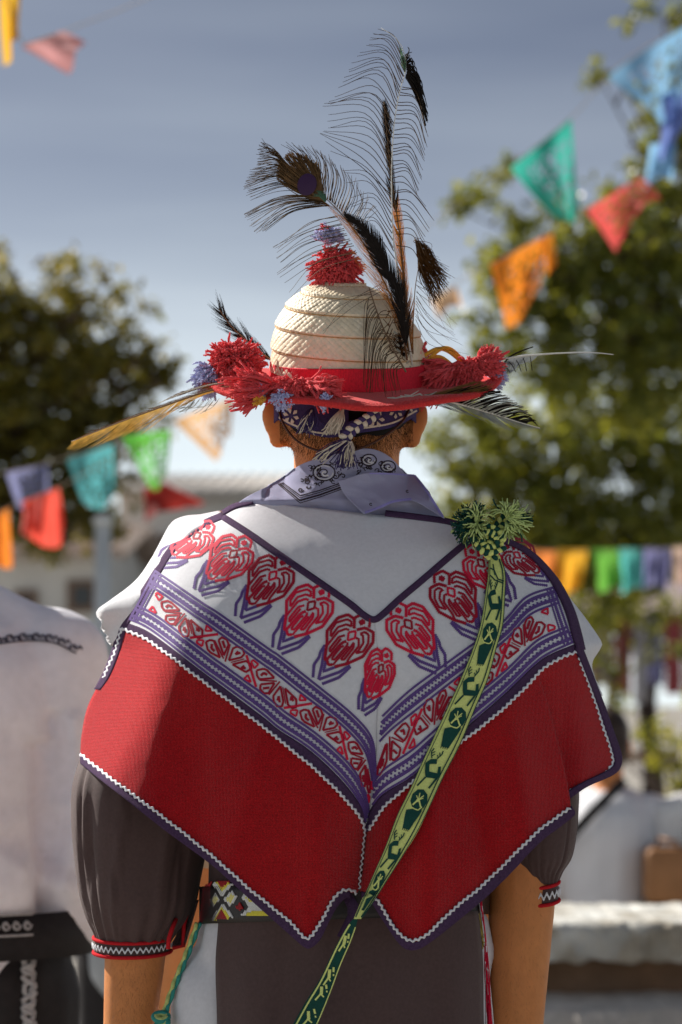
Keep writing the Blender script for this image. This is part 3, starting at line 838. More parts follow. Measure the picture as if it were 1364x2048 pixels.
shl = Vector((2 * cx - shd.x, shd.y, shd.z)); ell = Vector((2 * cx - elb.x, elb.y, elb.z)); wll = Vector((2 * cx - wrl.x, wrl.y, wrl.z))
for a, b, c, sg in ((shd, elb, wrl, 1), (shl, ell, wll, -1)):
    body += [('c', a, .036, b, .034), ('c', b, .034, c, .028)] + hand_parts(c, c - b, (-sg, 0, 0))
    shirt += [('c', a, .078, b, .088), ('c', b, .086, b.lerp(c, .7), .066)]
trs = [('c', (cx - .07, yc, zbelt - .08), .13, (cx + .07, yc, zbelt - .08), .13)]
for sg in (-1, 1):
    body += [('c', (cx + sg * .1, yc, zbelt - .1), .08, (cx + sg * .1, yc, .5), .055), ('c', (cx + sg * .1, yc, .5), .055, (cx + sg * .1, yc, .08), .036), ('c', (cx + sg * .1, yc, .05), .034, (cx + sg * .1, yc + .15, .03), .028)]
    trs += [('c', (cx + sg * .105, yc, zbelt - .1), .105, (cx + sg * .11, yc, .5), .082), ('c', (cx + sg * .11, yc, .5), .082, (cx + sg * .11, yc, .12), .07)]
blob('body', body, M_SKIN, man, .010, 3)
def wrink(v):
    a = .012 * mnoise.noise(Vector((v.x * 9, v.y * 9, v.z * 5))) + .010 * (abs(mnoise.noise(Vector((v.x * 13 + v.z * 5, 3, v.z * 7)))) - .2) - .020 * math.exp(-((v.x - cx - .175 + (v.z - zbelt) * .05) / .016) ** 2) * (1 if v.z < zs - .2 else 0)
    d = Vector((v.x - cx, v.y - yc, 0)).normalized()
    w_ = v + d * a
    if v.y < yc and v.z < zs - .16:      # break between body and sleeve
        xe = cx + .163 + .02 * math.sin((v.z - zbelt) * 9)
        w_.y += .024 * math.exp(-((v.x - xe) / .014) ** 2) - .010 * math.exp(-((v.x - xe - .03) / .016) ** 2)
    w_.y -= .012 * math.exp(-((v.z - zbelt - .09 - .03 * math.sin(v.x * 22)) / .016) ** 2) + .008 * math.exp(-((v.z - zbelt - .17 - .02 * math.sin(v.x * 17 + 1)) / .014) ** 2)
    return w_
sh_o = blob('shirt', shirt, mat('lilac_white_shirt', (.88, .86, .92), .85, .2, noise=(60, .05), bump=(40, 1.5)), man, .010, 4, wrink)
tail = MB()
rows = []
for j in range(8):
    v = j / 7
    rows.append([mp(78 + 40 * math.cos(a) * (1 - .75 * v) + 16 * v, 1800 + 104 * v, .0 - .055 * math.sin(a) * (1 - .8 * v)) for a in [2 * math.pi * k / 18 for k in range(18)]])
tail.grid(rows, True)
obj('sleeve_end', tail, MATS['lilac_white_shirt'], man)
blob('trousers', trs, M_BLACKT, man, .010, 3)
blob('hair', [('b', (cx - .045, yc + .01, zs + .255), (.082, .098, .095)), ('b', (cx - .045, yc - .02, zs + .20), (.076, .072, .085))], M_HAIR, man, .010, 2)
for sg in (-1, 1):
    m = MB(); m.cap2((cx + sg * .1, yc - .03, .05), .045, (cx + sg * .1, yc + .16, .04), .038); obj('shoe', m, M_SHOE, man)
belt = thing('leather_belt', 'black belt with grey stitched scrolls on the man in the embroidered shirt', 'belt', (cx, yc, zbelt))
def ring(z, rx, ry, n=48): return [(cx + rx * math.cos(2 * math.pi * k / n), yc - .005 + ry * math.sin(2 * math.pi * k / n), z) for k in range(n)]
m = MB(); m.grid([ring(zbelt - .034, .222, .162), ring(zbelt + .030, .216, .156)], True); obj('strap', m, M_BLACKT, belt, solid=-.006)
def belt_pt(px, py, off=.006):
    w = mp(px, py, -.15); dx = max(-.99, min(.99, (w.x - cx) / .222))
    return Vector((w.x, yc - .005 - .165 * math.sqrt(1 - dx * dx) - off, w.z))
sm = MB()
for r0 in (1830, 1872):
    sm.tube([belt_pt(x, r0) for x in range(-40, 64, 6)], .0022, 4)
for k in range(5):
    cxp = -28 + k * 20
    sm.tube([belt_pt(cxp + 8 * math.cos(a) * (1 - a / 9), 1851 + 11 * math.sin(a) * (1 - a / 9)) for a in [i * .45 for i in range(16)]], .0022, 4)
obj('stitching', sm, M_SILV, belt, kind='stuff')
# silver side trim of the trousers
tm = MB()
for k in range(13):
    y0p = 1900 + k * 26
    w = [mp(58 + 9 * math.cos(a), y0p + 13 * math.sin(a), -.105) for a in [i * math.pi / 6 for i in range(13)]]
    tm.tube(w, .0045, 4)
    tm.tube([mp(58 + 14 * math.sin(k * 2.1 + i * .8), y0p + i * 4, -.108) for i in range(7)], .0035, 4)
obj('side_trim', tm, M_SILV, man, kind='stuff')
# dark scroll embroidery following the yoke, laid on the shirt
bvh_dg = bpy.context.evaluated_depsgraph_get()
def on_shirt(px, py):
    o = Vector(cam.location); d = (W(px, py, 0) - o).normalized()
    ok, loc, nrm, _ = sh_o.ray_cast(sh_o.matrix_world.inverted() @ o, d)
    bpy.context.view_layer.update()
    return (sh_o.matrix_world @ loc) - d * .003 if ok else W(px, py, yc - .15)
bpy.context.view_layer.update()
em = MB()
yo = Curve([(-60, 1300), (0, 1287), (60, 1281), (110, 1286), (152, 1306)])
em.tube([on_shirt(*yo.at(i / 40)) for i in range(41)], .0016, 4)
for k in range(9):
    c = yo.at(k / 8 * .96 + .02)
    up = -1
    em.tube([on_shirt(c[0] + (10 - .9 * i) * math.cos(i * .55 + 2), c[1] + up * 9 + (8 - .7 * i) * math.sin(i * .55 + 2) * 1.0) for i in range(11)], .0017, 4)
    em.tube([on_shirt(c[0] + 6 + i * 2, c[1] - 4 - 8 * math.sin(i * .6)) for i in range(6)], .0014, 4)
obj('scroll_embroidery', em, mat('dark_thread', (.06, .05, .08), .8, .2), man, kind='stuff')
# ================================================================== the man in the cape
PERSON = thing('person', 'man seen from behind in dark puff-sleeved shirt and white trousers, in cape and feathered hat', 'person', (0.004, 0.03, 0))
HY = 0.045
HCN = W(700, 762, .03)
TILT = Matrix.Rotation(R(14), 3, 'X')
def HW(x, y, z): return HCN + TILT @ Vector((x, y, z))
prof = spl([0, .02, .04, .06, .08, .094, .104, .110, .1125], [.0865, .0855, .0825, .0765, .0645, .0500, .0335, .018, .003])
def lean(h): return -.014 * (h / .11) ** 1.7
CROWN_Y = 1.10
def in_hat(p):
    """keep the skull inside the crown"""
    q = TILT.transposed() @ (Vector(p) - HCN)
    if q.z > -.004:
        lim = prof(min(max(q.z, 0), .1)) - .006
        r = math.hypot(q.x - lean(max(q.z, 0)), q.y / CROWN_Y)
        if q.z > .098: q.z = .098
        if r > lim:
            k = lim / r
            q = Vector((lean(max(q.z, 0)) + (q.x - lean(max(q.z, 0))) * k, q.y * k, q.z))
            return HCN + TILT @ q
        return HCN + TILT @ q
    return Vector(p)
hc = W(690, 860, HY); hc.z += 0.014
HP, rot = head_parts(hc, (0, 1, 0))
HP = HP[:-2]
for sg in (-1, 1):
    em_ = Matrix.Rotation(sg * R(-24), 3, 'Z') @ Matrix.Rotation(sg * R(9), 3, 'Y')
    c = hc + Vector((sg * .0785, -.004, -.006))
    HP += [('b', c + Vector((sg * .002, 0, .004)), (.0138, .0100, .0225), em_), ('b', c + Vector((-sg * .003, .002, -.019)), (.0105, .0095, .0110), em_), ('b', c + Vector((-sg * .010, .004, -.006)), (.010, .012, .022), em_)]
body = list(HP)
nb, nt = W(693, 1075, .064), W(693, 885, .040)
body += [('c', nb, .060, nt, .060), ('c', W(640, 1085, .055), .042, W(430, 1185, .04), .044), ('c', W(746, 1085, .055), .042, W(970, 1180, .04), .044)]
zc = W(690, 1330, .02).z; zw = W(690, 1720, .02).z; zh = W(690, 1960, .02).z
body += [('b', (.004, .03, zc), (.165, .10, .20)), ('b', (.004, .03, zw), (.145, .095, .17)), ('b', (.004, .025, zh), (.135, .085, .12))]
ARM = {-1: [(410, 1205, .045), (284, 1730, .045), (246, 2230, .04)], 1: [(985, 1200, .045), (1046, 1730, .045), (1026, 2230, .04)]}
for sg in (-1, 1):
    a, b, c = [W(*q_) for q_ in ARM[sg]]
    body += [('c', a, .050, b, .040), ('c', b, .0395, b.lerp(c, .30), .0355), ('c', b.lerp(c, .30), .0355, c, .024)]
    body += hand_parts(c, c - b, (0, sg * .2 + .9, 0))
    for (p, q_, r0, r1) in (((sg * .08, .03, zh - .02), (sg * .10, .035, .50), .070, .050), ((sg * .10, .035, .50), (sg * .10, .02, .085), .055, .036), ((sg * .10, .02, .05), (sg * .11, .17, .03), .034, .028)):
        body.append(('c', (p[0] + .004, p[1], p[2]), r0, (q_[0] + .004, q_[1], q_[2]), r1))
BODY = blob('body', body, M_SKIN, PERSON, .0042, 5, in_hat)
# hair: cropped cap above the nape
zhair = W(0, 872, -.05).z
hm = MB(); rows = []
for i in range(14):
    a = math.pi * .5 * i / 13
    ring_ = []
    for k in range(40):
        b = 2 * math.pi * k / 40
        d = Vector((math.cos(b) * math.cos(a), math.sin(b) * math.cos(a), math.sin(a)))
        p = hc + Vector((0, -.008, .022)) + Vector((d.x * .0765, d.y * .0965, d.z * .098))
        if i == 0:
            p = hc + Vector((d.x * .0745, -.008 + d.y * .090, 0)); p.z = zhair + .05 * max(0, d.y + .25) + .030 * abs(d.x) ** 4 + .002 * math.sin(k * 2.2)
        ring_.append(in_hat(p) if i else p)
    rows.append(ring_)
hm.grid(rows, True)
obj('hair', hm, M_HAIR, PERSON)
bpy.context.view_layer.update()
rg = random.Random(5)
def hit(o, px, py):
    org = Vector(cam.location); d = (W(px, py, 0) - org).normalized()
    ok, loc, nrm, _ = o.ray_cast(org, d)
    return (loc, nrm) if ok else (None, None)
st = MB()
for _ in range(26000):
    px, py = rg.uniform(560, 826), rg.uniform(815, 932)
    edge = abs(px - 692) / 130
    lim = 938 - 34 * edge ** 2
    if rg.random() > ((lim - py) / 70.0): continue
    loc, nrm = hit(BODY, px, py)
    if loc is None: continue
    d = (Vector(nrm) * .35 + Vector((rg.uniform(-.25, .25), 0, -.95))).normalized()
    L = rg.uniform(.0028, .0055); s_ = d.cross(Vector((0, -1, 0))).normalized() * .00010
    loc = loc + Vector(nrm) * .0002
    st.poly([loc - s_, loc + s_, loc + d * L])
obj('cropped_nape_hair', st, M_HAIR, PERSON, kind='stuff', smooth=False)

ah = MB()
for _ in range(2200):          # fine arm hair
    px, py = rg.choice(((rg.uniform(205, 340), rg.uniform(1895, 2060)), (rg.uniform(960, 1115), rg.uniform(1700, 2060))))
    loc, nrm = hit(BODY, px, py)
    if loc is None: continue
    nrm = Vector(nrm)
    d = (nrm * .5 + Vector((rg.uniform(-.5, .5), rg.uniform(-.3, .3), -.9))).normalized()
    L = rg.uniform(.003, .007); s_ = d.cross(nrm).normalized() * .00007
    ah.poly([loc - s_, loc + s_, loc + d * L])
obj('arm_hair', ah, mat('arm_hair', (.22, .10, .045), .6, .3), PERSON, kind='stuff', smooth=False)
# ---- trousers
trs = [('b', (.004, .03, zh + .03), (.166, .112, .13)), ('c', W(455, 1990, .03), .064, (-.115, .03, .5), .080), ('c', (-.115, .03, .5), .080, (-.12, .03, .12), .075),
       ('c', W(875, 1990, .03), .060, (.120, .03, .5), .080), ('c', (.120, .03, .5), .080, (.125, .03, .12), .075)]
blob('trousers', trs, M_TROUS, PERSON, .007, 4)
for sg in (-1, 1):
    m = MB(); m.cap2((sg * .104, .0, .05), .045, (sg * .11, .19, .035), .036); obj('sandal', m, M_LEATH, PERSON)

# ---- shirt: torso, back tail, puffed sleeves
sm_ = MB(); rows = []
for (py, rx, ry) in ((1090, .145, .06), (1130, .175, .075), (1200, .178, .09), (1300, .168, .105), (1500, .155, .108), (1700, .150, .106), (1790, .151, .108)):
    c = W(690, py, .03)
    rows.append([(c.x + rx * math.cos(2 * math.pi * k / 48), .03 + ry * math.sin(2 * math.pi * k / 48), c.z) for k in range(48)])
sm_.grid(rows, True); obj('shirt', sm_, M_SHIRT, PERSON)
tl = MB(); rows = []
Lx = spl([1790, 1850, 1920, 2048, 2300], [438, 436, 431, 434, 430]); Rx = spl([1790, 1850, 1920, 2048, 2300], [952, 960, 966, 968, 985])
for j in range(40):
    py = 1822 + j * 12
    row = []
    for i in range(50):
        u = i / 49 * 2 - 1
        px = Lx(py) + (Rx(py) - Lx(py)) * i / 49
        Y = .03 - .128 * math.sqrt(max(0, 1 - (u * .86) ** 2)) - .012 * (py - 1785) / 500
        Y += .004 * math.sin(px * .045 + 1) * min(1, (py - 1800) / 200) + .003 * mnoise.noise(Vector((px * .02, py * .006, 0)))
        row.append(W(px, py, Y))
    rows.append(row)
tl.grid(rows); obj('shirt_tail', tl, M_SHIRT, PERSON, solid=.0015)

def sleeve(sg, Lf, Rf, y0, y1, cy, th0, th1, seed, npy=60, nth=110):
    m = MB(); rows = []
    edge0 = []
    full = abs(th1 - th0) >= 360
    for j in range(npy):
        v = j / (npy - 1); py = y0 + (y1 - y0) * v
        l, r = Lf(py), Rf(py); cxp, hw_ = (l + r) / 2, (r - l) / 2
        s = S(cy); row = []
        gat = max(0, (v - .70) / .30) ** 1.6
        for i in range(nth + (0 if full else 1)):
            th = R(th0 + (th1 - th0) * i / nth)
            fold = mnoise.noise(Vector((math.cos(th) * 1.6 + seed, math.sin(th) * 1.6, v * .9)))
            fd = mnoise.noise(Vector((math.cos(th) * 3.4 + seed * 2 + .5 * v, math.sin(th) * 3.4 - .3 * v, v * .55 + 4)))
            fold2 = 1 - min(1, abs(fd) / .22)
            k = 1 + .06 * fold - .075 * fold2 * fold2 * min(1, v * 2.5) + gat * .055 * math.sin(th * 20 + 2 * math.sin(th * 3 + seed)) * (1.15 - v * .3)
            if sg < 0:      # one sharp fold standing up from the cloth
                for th_f, amp_, w_ in ((-108 + 7 * math.sin(v * 4), .085, .055), (-142 + 5 * math.sin(v * 3 + 1), .05, .06), (-70 + 6 * math.sin(v * 3), .035, .07)):
                    dth = (math.degrees(th) % 360) - (th_f % 360)
                    k += amp_ * math.exp(-(math.radians(dth) / w_) ** 2) * max(0, math.sin(math.pi * min(1, max(0, (v - .12) / .84)))) ** .7
            k = 1 + (k - 1) * min(1, (1.02 - v) * 14)
            c = W(cxp, py, cy)
            row.append(Vector((c.x + hw_ * s * k * math.cos(th), cy + hw_ * s * 1.04 * k * math.sin(th), c.z + .003 * fold)))
        rows.append(row); edge0.append(row[0])
    m.grid(rows, full)
    obj('sleeve', m, M_SHIRT, PERSON, solid=.001)
    return rows, edge0

LLf = spl([1430, 1500, 1560, 1640, 1720, 1780, 1830, 1870, 1892], [230, 172, 148, 143, 149, 157, 171, 188, 194])
LRf = spl([1430, 1500, 1640, 1700, 1760, 1800, 1840, 1872, 1892], [380, 410, 424, 412, 400, 392, 374, 348, 336])
SL, _ = sleeve(-1, LLf, LRf, 1430, 1890, .05, 0, 360, 1.7)
RLf = spl([1480, 1580, 1680, 1720, 1742, 1768], [985, 995, 1006, 1020, 1034, 1056])
RRf = spl([1480, 1580, 1620, 1680, 1720, 1745, 1766], [1140, 1158, 1157, 1151, 1140, 1124, 1116])
SR, ER = sleeve(1, RLf, RRf, 1480, 1768, .03, -178, 120, 4.2)

def zig(mb, pts3, amp, wid, nrm, per):
    """rick-rack: zigzag braid along a 3d polyline, with a slightly raised spine"""
    P = [Vector(p) for p in pts3]
    c = Curve([tuple(p) for p in P], False)
    n_ = max(4, int(c.len / per * 6))
    rows = []
    N = Vector(nrm)
    for i in range(n_ + 1):
        u = i / n_
        p = Vector(c.at(u)); t = Vector(c.tan(u)); sd = t.cross(N).normalized(); nn = sd.cross(t).normalized()
        if nn.dot(N) < 0: nn = -nn
        ph = 2 * math.pi * u * c.len / per
        o = amp * math.sin(ph) + amp * .18 * math.sin(ph * .37 + 1.3)
        rows.append([p + sd * (o - wid / 2), p + sd * (o - wid * .2) + nn * wid * .22, p + sd * (o + wid * .2) + nn * wid * .22, p + sd * (o + wid / 2)])
    mb.grid(rows)

def cuff(pxl, pxr, pyt_l, pyt_r, pyb_l, pyb_r, cy, th0, th1, nm):
    s = S(cy); cxp, hw_ = (pxl + pxr) / 2, (pxr - pxl) / 2
    def pt(th, v, off=0.0):
        a = R(th); u = (math.cos(a) + 1) / 2
        py = (pyt_l + (pyt_r - pyt_l) * u) * (1 - v) + (pyb_l + (pyb_r - pyb_l) * u) * v
        py += -5 * math.sin(a)
        c = W(cxp, py, cy)
        return Vector((c.x + (hw_ * s + off) * math.cos(a), cy + (hw_ * s * 1.04 + off) * math.sin(a), c.z))
    N = 60
    ths = [th0 + (th1 - th0) * i / N for i in range(N + 1)]
    m = MB(); m.grid([[pt(t, v) for t in ths] for v in (0, .33, .66, 1)]); cf = obj('cuff', m, M_SHIRT, PERSON, solid=-.0015)
    for v in (0.02, .98):
        m = MB(); m.tube([pt(t, v, .001) for t in ths], .0021, 8); obj('piping', m, M_PIPE, cf)
    m = MB()
    zz = [pt(t, .5, .0022) for t in ths]
    rows = []
    c = Curve([tuple(p) for p in zz], False); n_ = int(c.len / .0068 * 6)
    for i in range(n_ + 1):
        u = i / n_; th = th0 + (th1 - th0) * u
        o = .14 * math.sin(2 * math.pi * u * c.len / .0068)
        rows.append([pt(th, .5 + o + d, .0022 + h) for d, h in ((-.10, 0), (-.03, .0008), (.03, .0008), (.10, 0))])
    m.grid(rows); obj('rickrack', m, M_RICK, cf)
cuff(190, 340, 1874, 1874, 1904, 1902, .05, -184, 2, 'l')
cuff(1056, 1116, 1772, 1762, 1808, 1800, .03, -178, 40, 'r')
m = MB(); m.tube([Vector(p) for p in ER[34:]] + [W(1057, 1806, .03 - .01)], .0024, 8); obj('piping', m, M_PIPE, PERSON)
# loose open edge of the left sleeve slit
fl = MB(); rows = []
for j in range(14):
    v = j / 13; py = 1800 + 94 * v
    a = 392 - 46 * v ** 1.2; b = 402 - 28 * v
    rows.append([W(a + (b - a) * i / 6 - 4, py, .045 + .01 * math.sin(i)) for i in range(7)])
fl.grid(rows); obj('slit_facing', fl, M_SHIRT, PERSON, solid=.0015)
m = MB(); m.tube([W(374, 1811, .04), W(373, 1830, .038), W(368, 1850, .038), W(366, 1892, .038), W(345, 1896, .038)], .0024, 8); obj('piping', m, M_PIPE, PERSON)
m = MB(); m.tube([W(352, 1838, .012), W(344, 1858, .004), W(338, 1876, .0), W(336, 1898, .0)], .0024, 8); obj('piping', m, M_PIPE, PERSON)

# ---- a companion standing just ahead, only a bare arm showing
fy = .62
fig = figure('person', 'person with bare forearms standing just ahead of the man in the cape', (.0, fy, 0), R(25), .90, mat('tan_shirt', (.40, .30, .20), .85, .2), M_BLACKT, M_HAIR, False, False, 'down')
for ch in list(fig.children):
    if ch.name.startswith('shirt'):
        bpy.data.objects.remove(ch)
k9 = .90
TR_ = Matrix.Translation((.0, fy, 0)) @ Matrix.Rotation(R(25), 4, 'Z')
q9 = lambda x, z: TR_ @ Vector((x, 0, z * k9))
blob('shirt', [('c', q9(0, .90), .14, q9(0, 1.30), .15), ('c', q9(-.135, 1.375), .062, q9(.135, 1.375), .062), ('c', q9(-.175, 1.34), .062, q9(-.20, 1.22), .056), ('c', q9(.175, 1.34), .062, q9(.20, 1.22), .056)], MATS['tan_shirt'], fig, .011, 3)

# ================================================================== beaded belt
BELT = thing('beaded_belt', 'black beaded belt with red, white and yellow diamonds under the cape', 'belt', tuple(W(690, 1805, .02)))
def belt_at(px, py, off=0.0):
    u = max(-.995, min(.995, (px - 689) / 291.0))
    y = .03 - (.134 + off) * math.sqrt(1 - u * u)
    return W(px, py, y)
def b_top(px): return 1768 - 3 * ((px - 689) / 290.0) + 2
def b_bot(px): return 1838 - 10 * ((px - 689) / 290.0)
m = MB(); rows = []
for v in range(7):
    row = []
    for k in range(96):
        a = 2 * math.pi * k / 96
        px = 689 + 291 * math.cos(a)
        py = b_top(px) + (b_bot(px) - b_top(px)) * v / 6
        c = W(px, py, .03 + .132 * math.sin(a))
        row.append(Vector((W(689, py, .03).x + .160 * math.cos(a), .03 + .132 * math.sin(a), c.z)))
    rows.append(row)
m.grid(rows, True)
M_BEADK = mat('black_bead', (.014, .011, .012), .35, .5, bump=(700, .8)); M_BEADR = mat('red_bead', (.42, .012, .02), .35, .5, noise=(900, .4), bump=(900, .8))
M_BEADY = mat('yellow_bead', (.86, .78, .08), .35, .5, noise=(900, .2), bump=(900, .8)); M_BEADW = mat('white_bead', (.80, .82, .82), .35, .5, noise=(900, .2), bump=(900, .8))
obj('band', m, M_BEADK, BELT, solid=-.002)
def zp(x, y): return (390 + x / 7.58, 1740 + y / 7.58)
def beads(mb, poly_pts, off, r=.00135):
    """small glass beads filling a polygon given in photo pixels"""
    P = [zp(*p) for p in poly_pts]
    xs = [p[0] for p in P]; ys = [p[1] for p in P]
    st_ = 3.4; j = 0; y = min(ys) + 1
    while y < max(ys):
        x = min(xs) + 1 + (st_ / 2 if j % 2 else 0)
        while x < max(xs):
            ins = False; k = len(P) - 1
            for i in range(len(P)):
                if (P[i][1] > y) != (P[k][1] > y) and x < (P[k][0] - P[i][0]) * (y - P[i][1]) / (P[k][1] - P[i][1]) + P[i][0]: ins = not ins
                k = i
            if ins: mb.ball(belt_at(x, y, off), r, 6, 4)
            x += st_
        y += st_ * .9; j += 1
def chev(mb, a, b, c, w, off, mir=1):
    pass
rb, yb_, wb = MB(), MB(), MB()
beads(wb, [(265, 200), (320, 190), (415, 310), (545, 195), (580, 215), (405, 410)], .0038); beads(yb_, [(318, 185), (360, 185), (415, 262), (500, 190), (548, 195), (415, 330)], .0042); beads(rb, [(350, 170), (520, 170), (415, 285)], .0040)
beads(wb, [(240, 770), (420, 500), (585, 700), (560, 730), (415, 555), (290, 770)], .0038); beads(yb_, [(285, 770), (405, 540), (545, 720), (500, 735), (405, 600), (330, 760)], .0042); beads(rb, [(300, 750), (405, 585), (510, 735)], .0040)
beads(wb, [(235, 460), (315, 350), (380, 440), (295, 580)], .0038); beads(yb_, [(262, 462), (312, 385), (352, 440), (297, 535)], .0044)
beads(wb, [(430, 440), (560, 320), (650, 410), (535, 550)], .0038); beads(yb_, [(470, 440), (560, 365), (612, 410), (535, 500)], .0044)
beads(rb, [(620, 560), (680, 500), (735, 560), (680, 630)], .0038)
beads(wb, [(710, 410), (755, 365), (1000, 560), (1060, 630), (800, 640), (740, 700), (690, 690), (820, 560)], .0036); beads(yb_, [(770, 415), (890, 475), (850, 500)], .0044); beads(yb_, [(760, 700), (800, 635), (1070, 625), (1130, 690)], .0044)
beads(rb, [(130, 260), (250, 180), (230, 700), (60, 840), (100, 560)], .0042)
obj('red_beads', rb, M_BEADR, BELT, kind='stuff'); obj('yellow_beads', yb_, M_BEADY, BELT, kind='stuff'); obj('white_beads', wb, M_BEADW, BELT, kind='stuff')
# cord knotted to the belt
CG = thing('green_cord', 'knotted teal and yellow cord hanging from the end of the beaded belt', 'cord', tuple(W(322, 2040, .02)))
for q_, (mm, ph) in enumerate(((mat('teal_cord', (.03, .26, .22), .7, .3, noise=(400, .2)), 0), (mat('lime_cord', (.50, .58, .20), .7, .3, noise=(400, .2)), math.pi))):
    c1 = Curve([(397, 1846), (378, 1898), (352, 1962), (330, 2024), (322, 2060)])
    m = MB(); m.tube([W(c1.at(i / 50)[0] + 3.0 * math.cos(ph) * 1.0 + 1.0 * math.cos(i * .9 + ph), c1.at(i / 50)[1], .0 + .002 * math.sin(i * .9 + ph)) for i in range(51)], .0022, 6); obj('strand', m, mm, CG)
    for k in range(2):
        m = MB(); m.tube([W(322 + (14 - q_ * 3) * math.cos(a + k), 2034 + k * 16 + (8 - q_ * 2) * math.sin(a), -.008 - .004 * math.sin(a + k * 2)) for a in [i * 2 * math.pi / 16 for i in range(17)]], .0035, 6); obj('knot_loop', m, mm, CG)
# loose threads and tassels at the right hip
TH = thing('belt_fringe', 'loose red, yellow and white threads hanging from the belt beside the right arm', 'fringe', tuple(W(965, 1800, -.02)))
for nm, mm, seedv in (('red_threads', M_TRED, 1), ('yellow_threads', mat('straw_thread', (.55, .42, .10), .6, .3), 2), ('white_threads', M_RICK, 3)):
    rg = random.Random(seedv); m = MB()
    for k in range(12 if seedv < 3 else 5):
        a = rg.uniform(-7, 7)
        if seedv == 2:
            P = [(944 + a, 1792), (952 + a, 1820 + rg.uniform(-8, 8)), (962 + a * .5 + rg.uniform(-4, 4), 1850), (968 + rg.uniform(-3, 3), 1885 + rg.uniform(-20, 20))]
        else:
            P = [(960 + a * .4, 1800), (970 + a * .3, 1880), (973 + a * .6 + rg.uniform(-2, 2), 1950), (978 + a + rg.uniform(-4, 4), 2060)]
        m.tube([W(q_[0], q_[1], -.025 + rg.uniform(-.004, .004)) for q_ in Curve(P).pts(14)], .0008, 4)
    obj(nm, m, mm, TH, kind='stuff')
# ================================================================== the cape
f_hw = spl([990, 1030, 1100, 1180, 1250, 1400, 1530, 1920], [225, 262, 352, 415, 462, 505, 545, 552])
f_base = spl([980, 1010, 1040, 1100, 1180, 1260, 1400, 1600, 1920], [-.030, -.042, -.055, -.081, -.106, -.123, -.137, -.150, -.156])
f_wrap = spl([1000, 1100, 1250, 1500, 1900], [.055, .085, .125, .160, .150])
f_cr = spl([1240, 1330, 1470, 1560, 1655, 1790, 1900], [757, 759, 755, 748, 734, 716, 700])
f_ca = spl([1240, 1330, 1470, 1655, 1800, 1900], [0, .004, .014, .030, .034, .030])
RIDGES = [(560, 1350, 470, 1700, .008, 46), (850, 1500, 860, 1850, .015, 44), (930, 1450, 985, 1780, -.011, 36), (1020, 1380, 1050, 1640, .015, 40), (640, 1500, 630, 1850, .010, 42), (330, 1350, 300, 1560, .006, 38), (400, 1400, 395, 1650, -.005, 40), (1150, 1340, 1170, 1560, .008, 30)]
def Yc(x, y, flap=False):
    u = (x - 700) / f_hw(y); au = abs(u)
    left = x < 700 and y > 1180
    kl = min(1, max(0, (y - 1180) / 120)) if left else 0
    Y = f_base(y) + f_wrap(y) * (.36 * u * u + (.64 - .46 * kl) * min(au, 1.15) ** 7)
    if left:      # the cloth breaks over the arm and falls away to the side
        xl = 352 - (y - 1270) * .42; d_ = (xl - x) / 13.0
        Y += kl * .00055 * 2.0 * 13.0 * (math.log1p(math.exp(min(d_, 40))) if d_ < 30 else d_)
    d = abs(x - f_cr(y))
    if d < 220:
        Y += f_ca(y) * (math.exp(-d / 30.0) * 1.0 + .25 * math.exp(-(d / 90.0) ** 2))
    for (xa, ya, xb, yb2, a, w) in RIDGES:
        t = (y - ya) / (yb2 - ya)
        if t > -.2:
            k = min(1, max(0, (t + .2) / .8)); k = k * k * (3 - 2 * k)
            Y -= a * k * math.exp(-((x - (xa + (xb - xa) * t)) / w) ** 2)
    Y += (.0022 * mnoise.noise(Vector((x * .012, y * .010, 3))) + .0014 * abs(mnoise.noise(Vector((x * .016 + y * .012, y * .011 - x * .006, 9)))) + .0005 * mnoise.noise(Vector((x * .05, y * .04, 5)))) * min(1, max(0, (y - 1050) / 150))
    if flap: Y += .030 - .006 * max(0, (x - 1110) / 130)
    return Y
def CA(x, y, off=0.0, flap=False):
    return W(x, y, Yc(x, y, flap) - off)

def coons(top, bot, left, right, nu, nv, f):
    T, B, L, Rr = [c if isinstance(c, Curve) else Curve(c) for c in (top, bot, left, right)]
    p00, p10, p01, p11 = T.at(0), T.at(1), B.at(0), B.at(1)
    rows = []
    for j in range(nv + 1):
        v = j / nv; row = []
        l, r = L.at(v), Rr.at(v)
        for i in range(nu + 1):
            u = i / nu
            p = (1 - v) * T.at(u) + v * B.at(u) + (1 - u) * l + u * r - ((1 - u) * (1 - v) * p00 + u * (1 - v) * p10 + (1 - u) * v * p01 + u * v * p11)
            row.append(f(p[0], p[1]))
        rows.append(row)
    m = MB(); m.grid(rows); return m

CAPE = thing('embroidered_cape', 'red wool and white cotton cape with cross-stitched red flowers, purple borders and navy edging', 'cape', tuple(W(700, 1100, .0)))
V_L = [(445, 1033), (500, 1068), (560, 1110), (640, 1165), (700, 1207), (728, 1230), (748, 1239)]
V_R = [(748, 1239), (766, 1228), (800, 1197), (850, 1155), (900, 1112), (930, 1088), (955, 1076)]
EDGE_L = [(445, 1033), (410, 1048), (378, 1067), (340, 1103), (315, 1142), (288, 1185), (262, 1225), (243, 1256)]
CREASE = [(748, 1239), (758, 1330), (755, 1420), (750, 1530), (734, 1655)]
RICK_L = [(243, 1256), (304, 1286), (404, 1361), (540, 1464), (560, 1481), (633, 1541), (695, 1603), (723, 1640), (731, 1662)]
RICK_R = [(736, 1660), (771, 1611), (815, 1573), (870, 1526), (925, 1482), (982, 1438), (1037, 1389), (1086, 1338), (1119, 1317), (1157, 1303)]
EDGE_R = [(955, 1076), (1020, 1088), (1062, 1112), (1095, 1145), (1118, 1178), (1138, 1222), (1150, 1265), (1160, 1303)]
